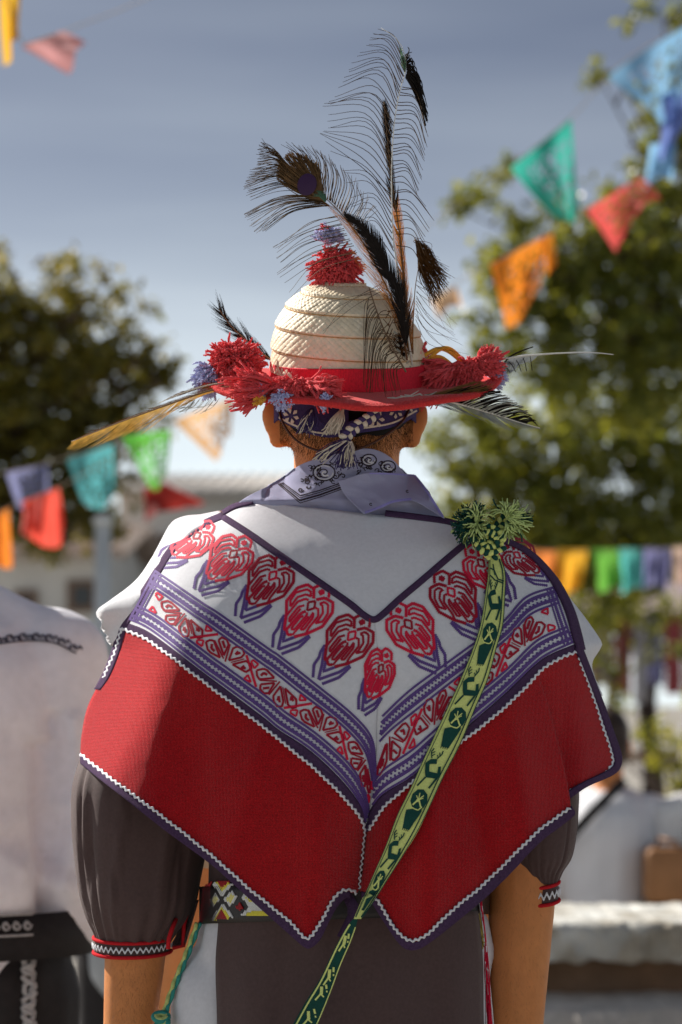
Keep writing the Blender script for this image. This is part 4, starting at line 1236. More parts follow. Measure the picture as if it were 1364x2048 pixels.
NECK = [(445, 1031), (490, 1012), (545, 1007), (600, 1013), (680, 1021), (760, 1030), (830, 1037), (905, 1049), (955, 1076)]
V_ALL = V_L + V_R[1:]
yk = coons(NECK, V_ALL, [(445, 1031), (445, 1033)], [(955, 1076), (955.5, 1076.5)], 110, 26, CA)
obj('white_yoke', yk, M_WHITE, CAPE, solid=.002)
el = coons(V_L, RICK_L, EDGE_L, CREASE, 90, 60, CA); obj('embroidered_panel', el, M_WHITE, CAPE, solid=.002)
er = coons(V_R, RICK_R, CREASE, EDGE_R, 90, 60, CA); obj('embroidered_panel', er, M_WHITE, CAPE, solid=.002)
# red wool
RED_Ledge = [(243, 1256), (231, 1297), (212, 1345), (192, 1378), (173, 1420), (163, 1470), (160, 1512)]
HEM_L = [(160, 1512), (197, 1541), (264, 1592), (335, 1645), (423, 1715), (500, 1783), (573, 1842), (612, 1880)]
MIDL = [(731, 1662), (726, 1700), (721, 1740), (717, 1782), (700, 1785), (684, 1783), (668, 1806), (647, 1852), (612, 1880)]
rl = coons(RICK_L, HEM_L, RED_Ledge, MIDL, 120, 70, lambda x, y: CA(x, y, -.0008)); obj('red_panel', rl, M_RED, CAPE, solid=.002)
FOLD = [(1075, 1345), (1094, 1400), (1116, 1480), (1134, 1560), (1143, 1619)]
MIDR = [(733, 1662), (728, 1705), (724, 1745), (720, 1782), (752, 1797), (779, 1842), (806, 1878), (830, 1888)]
HEM_R = [(830, 1888), (903, 1824), (971, 1768), (1067, 1673), (1110, 1640), (1143, 1619)]
RICK_R1 = [(733, 1662), (771, 1611), (815, 1573), (870, 1526), (925, 1482), (982, 1438), (1037, 1389), (1075, 1345)]
rr = coons(RICK_R1, HEM_R, MIDR, FOLD, 110, 70, lambda x, y: CA(x, y, -.0010)); obj('red_panel', rr, M_RED, CAPE, solid=.002)
fo = lambda x, y: CA(x, y, -.0008, False) if False else W(x, y, Yc(x, y) + .0008 + .028 * min(1, max(0, (y - 1340) / 160)) * (1 - .35 * max(0, (x - 1130) / 110)))
FLT = [(1060, 1352), (1086, 1336), (1119, 1316), (1160, 1302)]
FLR = [(1160, 1302), (1168, 1331), (1188, 1389), (1212, 1463), (1230, 1515), (1229, 1535)]
FLB = [(1075, 1612), (1138, 1584), (1201, 1557), (1229, 1535)]
fr = coons(FLT, FLB, [(1060, 1352), (1070, 1480), (1075, 1612)], FLR, 40, 60, fo); obj('red_side_fold', fr, M_RED, CAPE, solid=.002)

def strip(name, inner, outer, m_, f, n=90, k=4, solid=.0022):
    A, B = Curve(inner), Curve(outer)
    mb = MB(); mb.grid([[f(*(A.at(i / n) * (1 - j / k) + B.at(i / n) * j / k)) for i in range(n + 1)] for j in range(k + 1)])
    return obj(name, mb, m_, CAPE, solid=solid)
up = lambda o: (lambda x, y: CA(x, y, o))
fup = lambda o: (lambda x, y: fo(x, y) - Vector((0, o, 0)))
# navy edging along the hems, sides, neck and V
OUT_L = [(160, 1527), (197, 1557), (264, 1609), (335, 1665), (423, 1730), (500, 1799), (573, 1864), (608, 1894), (622, 1896), (640, 1880), (656, 1848), (674, 1815), (690, 1798), (702, 1796)]
IN_L = [(160, 1509), (197, 1540), (264, 1591), (335, 1644), (423, 1714), (500, 1782), (573, 1840), (604, 1872), (613, 1879), (628, 1870), (647, 1840), (664, 1806), (680, 1786), (700, 1783)]
strip('navy_edging', IN_L, OUT_L, M_NAVY, up(.0012), 160)
OUT_R = [(722, 1796), (742, 1806), (757, 1828), (776, 1857), (795, 1884), (813, 1899), (836, 1899), (862, 1884), (912, 1845), (985, 1783), (1075, 1690), (1118, 1656), (1148, 1632), (1150, 1622)]
IN_R = [(722, 1782), (752, 1795), (768, 1818), (786, 1846), (802, 1870), (817, 1881), (832, 1884), (852, 1872), (903, 1824), (975, 1765), (1065, 1674), (1108, 1641), (1140, 1619), (1143, 1612)]
strip('navy_edging', IN_R, OUT_R, M_NAVY, up(.0012), 150)
OUT_F = [(1160, 1290), (1176, 1331), (1203, 1403), (1227, 1470), (1240, 1510), (1238, 1534), (1222, 1551), (1173, 1573), (1138, 1597), (1110, 1612)]
IN_F = [(1148, 1296), (1163, 1331), (1186, 1389), (1211, 1463), (1226, 1513), (1225, 1530), (1209, 1543), (1165, 1564), (1130, 1584), (1104, 1598)]
strip('navy_edging', IN_F, OUT_F, M_NAVY, fup(.0014), 90)
strip('navy_edging', [(955, 1078), (1020, 1092), (1058, 1114), (1089, 1147), (1110, 1180), (1130, 1224), (1142, 1266), (1152, 1300)], [(960, 1066), (1022, 1083), (1066, 1108), (1100, 1142), (1124, 1175), (1146, 1220), (1159, 1262), (1168, 1300)], M_NAVY, up(.0012), 70)
strip('navy_edging', [(450, 1036), (414, 1052), (384, 1071), (346, 1107), (322, 1145), (295, 1188), (270, 1228), (252, 1258), (238, 1305), (220, 1350), (200, 1380)], [(443, 1024), (406, 1040), (373, 1060), (335, 1097), (309, 1137), (281, 1181), (255, 1221), (235, 1255), (223, 1300), (206, 1344), (188, 1378)], M_NAVY, up(.0012), 80)
def perp_strip(name, path, a, b, m_, f, n=110):
    c = Curve(path); A, B = [], []
    for i in range(n + 1):
        u = i / n; p = c.at(u); t = c.tan(u); nn = np.array([-t[1], t[0]])
        A.append(p + nn * a); B.append(p + nn * b)
    mb = MB(); mb.grid([[f(*(p * (1 - j / 3) + q_ * j / 3)) for p, q_ in zip(A, B)] for j in range(4)])
    return obj(name, mb, m_, CAPE, solid=.0015)
perp_strip('v_edging', V_ALL, -6.5, 6.5, M_NAVY, up(.0014))
nk = perp_strip('neck_edging', [(445, 1026), (470, 1012), (505, 1003)], -6, 4, M_NAVY, up(.003), 30)
perp_strip('neck_edging', [(770, 1029), (830, 1036), (905, 1048), (950, 1072)], -9, 2, M_NAVY, up(.002), 40)
NB_L = [(251, 1244), (304, 1268), (404, 1343), (521, 1430), (557, 1459), (619, 1500), (683, 1560), (724, 1616), (734, 1658)]
NB_R = [(737, 1652), (739, 1622), (765, 1589), (824, 1552), (880, 1500), (949, 1440), (1009, 1388), (1069, 1331), (1100, 1309), (1152, 1287)]
strip('navy_band', NB_L, RICK_L, M_NAVY, up(.0008), 110)
strip('navy_band', NB_R, [(736, 1664)] + RICK_R, M_NAVY, up(.0008), 110)

def rick(path, f, amp=1.7, wid=5.4, per=11.5):
    c = Curve(path); n_ = int(c.len / per * 8); rows = []
    for i in range(n_ + 1):
        u = i / n_; p = c.at(u); t = c.tan(u); nn = np.array([-t[1], t[0]])
        o = amp * math.sin(2 * math.pi * i / 8) + .5 * math.sin(i * .13)
        w2 = wid * (1 + .12 * math.sin(i * .41))
        rows.append([f(*(p + nn * (o - w2 / 2)), .0016), f(*(p + nn * (o - w2 * .2)), .0030), f(*(p + nn * (o + w2 * .2)), .0030), f(*(p + nn * (o + w2 / 2)), .0016)])
    m = MB(); m.grid(rows); return obj('rickrack', m, M_RICK, CAPE)
rick(RICK_L, CA); rick(RICK_R, CA)
rick([(731, 1662), (726, 1700), (722, 1740), (718, 1778)], CA, 1.5, 3.6)
rick([(243, 1256), (231, 1297), (212, 1343), (206, 1356)], CA, 1.6, 4.0)
rick([(160, 1507), (197, 1538), (264, 1588), (335, 1641), (423, 1711), (500, 1779), (573, 1838), (603, 1869), (614, 1877), (628, 1866), (647, 1834), (666, 1800), (683, 1782), (702, 1780), (714, 1788)], CA)
rick([(740, 1792), (755, 1800), (779, 1842), (800, 1868), (816, 1880), (832, 1880), (860, 1864), (903, 1822), (971, 1765), (1067, 1671), (1108, 1638), (1141, 1616)], CA)
FF = lambda x, y, o=0.0: fo(x, y) - Vector((0, o, 0))
rick([(1157, 1303), (1164, 1331), (1186, 1389), (1210, 1463), (1226, 1513), (1224, 1530), (1203, 1552), (1160, 1572), (1120, 1592)], FF)
# little hanging corner of the slit
hb = MB(); hb.ribbon([W(693, 1790, -.115), W(706, 1812, -.118), W(704, 1834, -.118), (W(678, 1874, -.125))], [.010, .012, .010, .005], (0, -1, 0)); obj('slit_corner', hb, M_NAVY, CAPE, solid=.002)

# front half of the cape: white cloth standing out past the shoulders and lying on the chest
def front(side, sil, inner):
    S_, I_ = Curve(sil), Curve(inner); rows = []
    n = 50
    for i in range(n + 1):
        u = i / n
        a = I_.at(u); b = S_.at(u)
        pa = CA(a[0], a[1], -.008)
        pb_ = W(b[0], b[1], max(.07, pa.y + .03) + .012 * math.sin(u * 7))
        pm = pa.lerp(pb_, .55) + Vector((side * .002 * math.sin(math.pi * u), -.004 + .006 * math.sin(u * 9) + .004 * math.sin(u * 23), .0))
        pc = pb_ + Vector((-side * (.012 + .05 * u), .025, -.004))
        pd = pb_ + Vector((-side * (.05 + .10 * u), .075, -.03 - .02 * u))
        cv_ = Curve([tuple(q_) for q_ in (pa, pm, pb_, pc, pd)])
        rows.append([Vector(q_) for q_ in cv_.pts(18)])
    m = MB(); m.grid(rows); obj('front_panel', m, M_WHITE, CAPE, solid=.0016)
front(-1, [(440, 1024), (401, 1031), (366, 1035), (342, 1050), (316, 1103), (281, 1159), (225, 1203), (198, 1223), (202, 1243), (214, 1270), (228, 1292)], [(452, 1034), (415, 1050), (385, 1070), (350, 1105), (325, 1142), (298, 1185), (275, 1222), (262, 1240), (255, 1252), (250, 1262), (245, 1275)])
front(1, [(1040, 1092), (1080, 1122), (1112, 1160), (1135, 1195), (1173, 1244), (1200, 1284), (1196, 1300), (1181, 1327), (1186, 1353), (1199, 1392)], [(1020, 1096), (1055, 1116), (1085, 1148), (1105, 1180), (1125, 1225), (1140, 1265), (1146, 1290), (1152, 1315), (1165, 1350), (1180, 1390)])

# ------------------------------------------------------------------ cross-stitch
def stroke(mb, pts, w, f, saw=.30, per=4.0, close=False, off=.0012):
    P = [tuple(p) for p in pts]
    if close: P = P + [P[0]]
    c = Curve(P, False)
    n = max(2, int(c.len / (per / 2)))
    rows = []
    for i in range(n + 1):
        u = i / n; p = c.at(u); t = c.tan(u); nn = np.array([-t[1], t[0]])
        h = w / 2 * (1 + (saw if i % 2 else -saw))
        rows.append([f(*(p - nn * h), off), f(*p, off + .00018), f(*(p + nn * h), off)])
    mb.grid(rows)

Z0, ZK = (660, 535), 10.49
FL_RED = [([(705, 390), (710, 185), (572, 95), (365, 165), (135, 440), (135, 690), (90, 1010), (110, 1060)], 5),
          ([(655, 350), (640, 235), (560, 195), (330, 265), (220, 425), (215, 565), (365, 360), (545, 300), (650, 345)], 4.4),
          ([(600, 420), (530, 395), (370, 455), (140, 740)], 4.4),
          ([(510, 530), (385, 565), (195, 800), (195, 890), (430, 600)], 4.4),
          ([(540, 655), (470, 680), (400, 740), (130, 1040), (165, 1150), (250, 1145)], 4.6),
          ([(490, 760), (430, 770), (245, 1000), (250, 1050), (310, 1030), (560, 740), (570, 680)], 4.4),
          ([(260, 1155), (290, 1115), (600, 760)], 3.8),
          ([(700, 680), (640, 770), (420, 1040), (500, 1040), (690, 790), (700, 690)], 4.4),
          ([(300, 1190), (565, 1125), (890, 975), (1100, 680), (1110, 470), (935, 375), (760, 415)], 5),
          ([(740, 910), (900, 870), (1000, 700), (1010, 520), (930, 460), (830, 500), (890, 540), (900, 690), (800, 850), (740, 910)], 4.4),
          ([(740, 590), (800, 600), (800, 760), (600, 1010), (550, 1110)], 4.4),
          ([(720, 160), (870, 90), (1040, 200), (1020, 370)], 4.6), ([(850, 215), (930, 252), (825, 300), (850, 215)], 5.5)]
FL_CEN = [([(590, 470), (740, 440), (720, 590), (570, 640), (590, 470)], 4.4)]
FL_PUR = [([(-54, 19), (-63, 33), (-66, 44), (-76, 58), (-78, 84)], 4.4), ([(-60, 97), (-26, 84), (-15, 74), (-3, 62)], 4.4),
          ([(-55, 26), (-60, 58), (-67, 88), (-25, 73), (-4, 60)], 4.4), ([(-52, 50), (-57, 72), (-30, 62)], 4.2)]
def flower(cx, cy, mir=1, sc=1.0, rotd=0, squash=1.0, mr=M_TRED, mc=M_DRED, f=CA):
    a = R(rotd); ca, sa = math.cos(a), math.sin(a)
    def tr(x, y):
        x *= mir * sc * squash; y *= sc
        return (cx + x * ca - y * sa, cy + x * sa + y * ca)
    zt = lambda P: [tr((x - Z0[0]) / ZK, (y - Z0[1]) / ZK) for x, y in P]
    r_ = MB(); c_ = MB(); p_ = MB()
    for P, w in FL_RED: stroke(r_, zt(P), w * sc * (1.2 if w > 4.5 else 1.02), f)
    for P, w in FL_CEN: stroke(c_, zt(P), w * sc, f, off=.0016)
    for P, w in FL_PUR: stroke(p_, [tr(*q_) for q_ in P], w * sc * 1.35, f, off=.0009)
    fo_ = obj('stitched_flower', r_, mr, CAPE, kind='stuff')
    obj('stitched_centre', c_, mc, fo_, kind='stuff'); obj('stitched_leaf', p_, M_PURP, fo_, kind='stuff')
flower(394, 1071, 1, .86, 18, .90, M_TRED, M_DRED)
flower(467, 1108, 1, .92, 6, 1, M_TRED, M_DRED)
flower(546, 1151, 1, .97, 0, 1, M_DRED, M_TRED)
flower(623, 1211, 1, 1, 0, 1, M_TRED, M_DRED)
flower(704, 1271, 1, 1, 0, 1, M_DRED, M_TRED)
flower(762, 1337, 1, .95, -3, .66, M_TRED, M_DRED)
flower(816, 1248, -1, 1, 2, 1, M_TRED, M_DRED)
flower(902, 1184, -1, .98, 3, 1, M_DRED, M_TRED)
flower(962, 1126, -1, .92, -4, .9, M_TRED, M_DRED)
flower(1034, 1110, -1, .78, -16, .9, M_DRED, M_TRED)

class Band:
    def __init__(s, T, B, n=260):
        T, B = Curve(T), Curve(B)
        s.T, s.B = T, B
        mid_ = Curve([tuple((T.at(i / n) + B.at(i / n)) / 2) for i in range(n + 1)], False)
        s.len = mid_.len
    def __call__(s, d, t):
        u = d / s.len
        return tuple(s.T.at(u) * (1 - t) + s.B.at(u) * t)
BL = Band([(307, 1137), (404, 1203), (440, 1226), (540, 1297), (557, 1308), (645, 1377), (710, 1431), (744, 1474), (751, 1525), (752, 1560)], [(254, 1238), (304, 1263), (404, 1341), (440, 1367), (521, 1427), (557, 1457), (619, 1498), (683, 1557), (722, 1611), (733, 1652)])
BR = Band([(760, 1434), (817, 1380), (876, 1336), (949, 1283), (1008, 1239), (1052, 1192), (1110, 1171)], [(739, 1620), (765, 1589), (824, 1552), (880, 1500), (949, 1439), (1009, 1387), (1069, 1330), (1100, 1308), (1150, 1285)])
RED_UNIT = []
dd, nn_ = np.array([.783, .622]), np.array([-.622, .783])
def cvt(P):
    out = []
    for x, y in P:
        v = (np.array([x, y]) - np.array([680, 735])) / 6.82
        out.append((float(v @ dd), .5 + float(v @ nn_) / 122.0))
    return out
for P, w, b in (([(635, 520), (705, 945)], 4, 1), ([(690, 615), (722, 590), (790, 650), (722, 702), (690, 615)], 3.2, 1), ([(545, 830), (612, 780), (640, 880), (545, 830)], 3.2, 1),
             ([(750, 730), (850, 715), (900, 740), (1000, 850), (770, 850), (745, 800), (750, 730)], 3.4, 0), ([(800, 805), (850, 775), (900, 805)], 4, 0),
             ([(780, 920), (990, 915), (880, 1040), (810, 1040), (760, 980), (780, 920)], 3.4, 0), ([(805, 975), (905, 970)], 4, 0),
             ([(770, 862), (1030, 895)], 2.4, 0), ([(1075, 900), (880, 1062)], 2.6, 0),
             ([(1075, 960), (1090, 1150), (1060, 1215), (990, 1215), (940, 1150), (945, 1080), (1075, 960)], 3.4, 0), ([(1000, 1140), (1030, 1080), (1030, 1165)], 3.6, 0),
             ([(1140, 990), (1155, 1200), (1210, 1245), (1270, 1240), (1290, 1140), (1140, 990)], 3.4, 0), ([(1205, 1150), (1222, 1090), (1240, 1160)], 3.6, 0), ([(1108, 975), (1122, 1185)], 1.6, 0)):
    RED_UNIT.append((cvt(P), w, b))
def band_art(B, s0, s1, first_flip, f=CA, cap=None):
    pu = MB(); rd = MB(); dk = MB()
    lo = B.len * s0; hi = B.len * s1
    def line(t, w, a=lo, b=hi, saw=.12):
        n = max(2, int((b - a) / 6))
        stroke(pu, [B(a + (b - a) * i / n, t) for i in range(n + 1)], w, f, saw)
    for t0 in (0.0, .69):
        for fr, w in ((.06, 4.4), (.94, 4.4)): line(t0 + .31 * fr, w)
        for fr in (.30, .70): line(t0 + .31 * fr, 7.0)
        d = lo
        while d < hi:      # teeth towards the middle
            for fr, fe in ((.38, .46), (.62, .54)):
                stroke(pu, [B(d, t0 + .31 * fr), B(d, t0 + .31 * fe)], 4.2, f, 0)
            d += 9.0
    k = 0
    d = lo + 34 if cap else lo - 60
    flip = first_flip
    while d < hi - 10:
        for P, w, bright in RED_UNIT:
            Q = [(d + x, (1 - t) if flip else t) for x, t in P]
            if max(q_[0] for q_ in Q) > hi + 6 or min(q_[0] for q_ in Q) < lo + (22 if cap else 0): continue
            stroke(rd if bright else dk, [B(*q_) for q_ in Q], w * 1.25, f, .2, 2.8)
        d += 117; flip = not flip
    if cap:
        for dd_, w in ((2, 4.2), (10, 6), (17, 3)):
            n = 20
            stroke(pu, [B(lo + dd_, .02 + .96 * i / n) for i in range(n + 1)], w, f)
    o = obj('stitched_border', pu, M_PURP, CAPE, kind='stuff'); obj('red_stitching', rd, M_TRED, o, kind='stuff'); obj('dark_stitching', dk, M_DRED, o, kind='stuff')
band_art(BL, .005, .99, False, cap=True)
class Rev:
    def __init__(s, b): s.b = b; s.len = b.len
    def __call__(s, d, t): return s.b(s.len - d, t)
band_art(Rev(BR), .005, .985, True, cap=True)

# ================================================================== neckerchief
KER = thing('neckerchief', 'lavender paisley neckerchief folded round the neck over the cape', 'neckerchief', tuple(W(690, 1000, -.04)))
def Yk(x, y, extra=0.0):
    u = (x - 692) / 124.0
    yn = .042 - .084 * math.sqrt(max(0.0, 1 - min(abs(u), .985) ** 2))
    w = min(1, max(0, (y - 915) / 95.0)); w = w * w * (3 - 2 * w)
    if abs(u) > 1: w = max(w, min(1, (abs(u) - 1) / .35))
    base = Yc(x, max(y, 1012)) - .004
    if y < 1012: base += (1012 - y) * .00035
    return yn * (1 - w) + base * w - extra + .0025 * math.sin(x * .03 + y * .05) * w + .0030 * mnoise.noise(Vector((x * .02 + y * .014, y * .03 - x * .012, 7))) + .0022 * abs(mnoise.noise(Vector((x * .03 - y * .02, y * .05, 2))))
KF = lambda x, y, o=0.0: W(x, y, Yk(x, y, o))
k1 = coons([(576, 950), (600, 930), (645, 914), (700, 899), (745, 898), (780, 914), (808, 944)], [(446, 1032), (500, 1026), (600, 1024), (680, 1030), (740, 1036), (810, 1042), (905, 1055)],
           [(576, 950), (545, 968), (490, 996), (446, 1032)], [(808, 944), (840, 975), (870, 1012), (905, 1055)], 90, 46, lambda x, y: KF(x, y, -max(0, y - 1000) * .0006))
obj('wrap', k1, M_LAV, KER, solid=.0012)
K2f = lambda x, y, o=0.0: W(x, y, Yk(x, y, .010 + .006 * math.sin((x - 690) * .03) + o))
k2 = coons([(676, 962), (705, 953), (739, 945), (785, 946), (829, 949)], [(728, 1027), (760, 1016), (787, 1005), (823, 1000), (889, 1036)], [(676, 962), (690, 990), (728, 1027)], [(829, 949), (845, 968), (862, 991), (889, 1036)], 60, 30, K2f)
obj('flap', k2, M_LAV, KER, solid=.0012)
hm_ = MB(); stroke(hm_, Curve([(829, 951), (843, 968), (859, 991), (886, 1034)]).pts(20), 5, K2f, .05, 3, off=.0006); stroke(hm_, Curve([(730, 1025), (760, 1014), (787, 1003), (823, 998)]).pts(20), 5, K2f, .05, 3, off=.0006); stroke(hm_, Curve([(739, 947), (785, 948), (829, 951)]).pts(20), 3, K2f, .05, 3, off=.0006)
obj('hem', hm_, M_LAVH, KER, kind='stuff')
pr = MB(); pw = MB()
bp = [(556, 968), (600, 1006), (640, 994), (684, 978), (726, 962)]
for o_, w in ((0, 1.6), (4, 3.2), (8.5, 1.6), (12, 2.2)):
    stroke(pr, [(556 + o_ * .75, 968 - o_ * .25), (600, 1006 - o_ * 1.25), (640 - o_ * .2, 994 - o_ * 1.05), (684 - o_ * .2, 978 - o_ * 1.0), (724, 962 - o_ * .9)], w, KF, .25, 3, off=.0005)
rg = random.Random(11)
def curl(mb, x, y, r, turns, a0, w, f=KF, off=.0005, sq=.8):
    stroke(mb, [(x + r * (1 - .8 * i / 22) * math.cos(a0 + turns * 2 * math.pi * i / 22), y + sq * r * (1 - .8 * i / 22) * math.sin(a0 + turns * 2 * math.pi * i / 22)) for i in range(23)], w, f, .2, 2.2, off=off)
for (x, y, r) in ((648, 945, 22), (738, 920, 15), (776, 933, 15)):
    stroke(pr, [(x + r * math.cos(a), y + r * .75 * math.sin(a)) for a in [i * math.pi / 14 for i in range(29)]], 2.4, KF, .3, 3, off=.0005)
    stroke(pw, [(x + (r - 4) * math.cos(a), y + (r - 4) * .75 * math.sin(a)) for a in [i * math.pi / 14 for i in range(25)]], 1.8, KF, .3, 3, off=.0006)
    curl(pr, x, y, r * .6, 1.3, 1.0, 2.0); curl(pw, x + 2, y + 1, r * .38, .8, .6, 3.0, off=.0007)
    for k in range(7):
        a = k * .9
        if x > 700 and (math.sin(a) < -.2 or math.cos(a) > .6): continue
        curl(pr, x + (r + 8) * math.cos(a), y + (r + 7) * .8 * math.sin(a), 5.5, .9, a, 1.7)
for _ in range(64):
    x = rg.uniform(598, 792); lo_ = 925 if 640 < x < 770 else 940
    y = rg.uniform(lo_ - 14, min(985, 952 + (40 if x < 700 else 0)))
    if x < 700 and y > 1000 - (x - 600) * .36 - 16: continue
    if x < 600 + (y - 925) * .3 and y > 985: continue
    curl(pr, x, y, rg.uniform(3.5, 7), rg.uniform(.7, 1.3), rg.uniform(0, 6), rg.uniform(1.5, 2.6))
for (x, y) in ((815, 982), (742, 1008)): curl(pr, x, y, 4, .9, 1, 1.6, K2f)
obj('paisley_print', pr, M_PRINT, KER, kind='stuff'); obj('pale_print', pw, M_PRINTW, KER, kind='stuff')

# ================================================================== headband
HB = thing('headband', 'purple woven headband with cream flowers, braided knot and tassels under the hat', 'headband', tuple(W(690, 850, -.06)))
def Yh(x, off=0.0):
    u = max(-.985, min(.985, (x - 692) / 146.0))
    return (HY - .008) - (.1035 + off) * math.sqrt(1 - u * u)
HF = lambda x, y, o=0.0: W(x, y, Yh(x, o) + .012 * max(0, (850 - y)) / 60.0 - .0)
hb = coons([(549, 800), (600, 798), (660, 800), (697, 812)], [(549, 836), (580, 852), (620, 868), (660, 875), (697, 868)], [(549, 800), (549, 836)], [(697, 812), (697, 868)], 50, 12, HF); obj('band', hb, M_HBAND, HB, solid=.0015)
hb = coons([(690, 846), (720, 834), (760, 814), (800, 800), (838, 790)], [(700, 868), (740, 863), (780, 856), (815, 842), (838, 824)], [(690, 846), (700, 868)], [(838, 790), (838, 824)], 50, 12, lambda x, y: HF(x, y, .001)); obj('band', hb, M_HBAND, HB, solid=.0015)
rb_ = MB(); rows = []
for j in range(4):      # the part round the brow
    rows.append([(W(692, 0, 0).x * 0 + hc.x + .080 * math.cos(a), HY - .008 + .1035 * math.sin(a), W(690, 835, HY).z + .022 - j * .010) for a in [math.pi * (-.12 + 1.24 * k / 40) for k in range(41)]])
rb_.grid(rows); obj('band', rb_, M_HBAND, HB, solid=.0015)
cw = MB()
stroke(cw, Curve([(556, 834), (585, 849), (620, 862), (655, 868)]).pts(20), 3.5, HF, .1, 3, off=.0024); stroke(cw, Curve([(715, 857), (750, 853), (790, 844), (834, 821)]).pts(20), 3.5, HF, .1, 3, off=.0034); stroke(cw, Curve([(716, 843), (745, 826), (782, 809)]).pts(20), 3.0, HF, .1, 3, off=.0034)
def petals(x, y, r, n=6, a0=.3):
    for k in range(n):
        a = a0 + k * 2 * math.pi / n
        P = [(x + r * .28 * math.cos(a), y + r * .28 * math.sin(a)), (x + r * .75 * math.cos(a - .32), y + r * .75 * math.sin(a - .32)), (x + r * math.cos(a), y + r * math.sin(a)), (x + r * .75 * math.cos(a + .32), y + r * .75 * math.sin(a + .32))]
        cw.poly([HF(*p, .0036) for p in P])
petals(582, 832, 17); petals(575, 812, 10); petals(614, 848, 10, 5); petals(752, 838, 18, 6, .1); petals(792, 823, 15, 6, .6); petals(820, 812, 13, 6, .2); petals(735, 850, 8, 4)
obj('flower_weave', cw, M_CREAM, HB, kind='stuff')
def fringe(mb, root, tgt, n, spread, r, seed, bend=8, jit=4, yoff=.0, ylo=-.09):
    rg = random.Random(seed)
    for _ in range(n):
        a = (root[0] + rg.uniform(-jit, jit), root[1] + rg.uniform(-jit, jit) * .5)
        b = (tgt[0] + rg.gauss(0, spread), tgt[1] + rg.gauss(0, spread * .45))
        md = ((a[0] + b[0]) / 2 + rg.uniform(-bend, bend), (a[1] + b[1]) / 2 + rg.uniform(-bend, bend) * .6 - 2)
        y0 = ylo + rg.uniform(-.004, .004)
        P = [Vector(q_) for q_ in Curve([tuple(W(*a, y0)), tuple(W(*md, y0 - .004 + rg.uniform(-.003, .003))), tuple(W(*b, y0 + rg.uniform(-.005, .005) + yoff))]).pts(7)]
        mb.tube(P, r, 4, False)
tp = MB(); tw = MB()
fringe(tp, (622, 818), (616, 858), 80, 13, .00055, 1, ylo=-.088); fringe(tw, (684, 820), (668, 864), 70, 9, .00055, 2, ylo=-.094)
fringe(tw, (622, 822), (612, 862), 14, 13, .0005, 9, ylo=-.090)
fringe(tp, (692, 878), (642, 914), 60, 8, .0006, 3, ylo=-.094); fringe(tp, (698, 882), (690, 930), 70, 11, .0006, 4, ylo=-.094)
fringe(tw, (690, 880), (640, 918), 30, 9, .0005, 5, ylo=-.097); fringe(tw, (700, 884), (696, 928), 30, 9, .0005, 6, ylo=-.097)
obj('purple_tassel', tp, M_HBAND, HB, kind='stuff'); obj('cream_tassel', tw, M_CREAM, HB, kind='stuff')
def braid(path, y, r, nb, mats, parent, name, wid=6, jit=.3, seed=0):
    c = Curve(path); ms = [MB() for _ in mats]
    for i in range(nb):
        u = i / (nb - 1); p = c.at(u); t = c.tan(u); nn = np.array([-t[1], t[0]])
        for sd in (-1, 1):
            q_ = p + nn * sd * wid / 2
            an = math.atan2(t[1], t[0]) + sd * .7
            ms[(i // 1 + (1 if sd > 0 else 0)) % len(mats)].ball(W(q_[0], q_[1], y - .001 * sd), (r * 1.35, r, r * .9), 8, 6, Matrix.Rotation(-an, 3, 'Y'))
    for m_, mm in zip(ms, mats): obj(name, m_, mm, parent, kind='stuff')
braid([(752, 826), (728, 842), (706, 858), (690, 876)], -.095, .0036, 9, [M_HBAND, M_CREAM], HB, 'braid', 10)
# ================================================================== the hat
HAT = thing('feathered_hat', 'straw hat with red felt brim, yarn pompoms and peacock feathers on the man\'s head', 'hat', tuple(HCN))
# woven straw crown: one plait coiled in overlapping rows, herringbone strands raised
m = MB(); rows = []
NT, NH = 560, 190
PITCH_ROW = .0255
hs = np.linspace(.0, .1122, NH)
arc = [0.0]
for i in range(1, NH):
    arc.append(arc[-1] + math.hypot(hs[i] - hs[i - 1], prof(hs[i]) - prof(hs[i - 1])))
def weave(sarc, aarc):
    rrow = sarc / PITCH_ROW
    fr = rrow - math.floor(rrow)
    st_ = .0084
    p = (aarc + fr * PITCH_ROW * 1.0) / st_; q_ = (aarc - fr * PITCH_ROW * 1.0) / st_
    ip, iq = math.floor(p), math.floor(q_)
    over = ((ip + iq) % 4) < 2
    fp = (p - ip) if over else (q_ - iq)
    hgt = 1 - abs(2 * fp - 1) ** 5
    fq = (q_ - iq) if over else (p - ip)
    return .0007 * hgt * (.6 + .8 * abs(math.sin(ip * 12.9 + iq * 7.3))) + .0004 * math.sin(math.pi * fq) + .0026 * (1 - fr) * (1 if fr > .03 else fr / .03)
for i in range(NH):
    h = hs[i]; r = prof(h); dr = (prof(min(h + .001, .1124)) - prof(max(h - .001, 0))) / .002
    nl = math.hypot(1, dr); row = []
    for k in range(NT):
        a = 2 * math.pi * k / NT
        sp = arc[i] + PITCH_ROW * (k / NT)
        d = weave(sp, a * .08) * min(1, r / .03)
        rr_ = r + d / nl
        wob = 1 + .012 * math.sin(a * 2 + 1 + h * 30) + .006 * math.sin(a * 5 + h * 60)
        row.append(HW(rr_ * wob * math.cos(a) + lean(h), CROWN_Y * rr_ * wob * math.sin(a), h - d * dr / nl))
    rows.append(row)
m.grid(rows, True)
obj('straw_crown', m, M_STRAW, HAT)
sm2 = MB(); P = []
tot = int(arc[-1] / PITCH_ROW * 150)
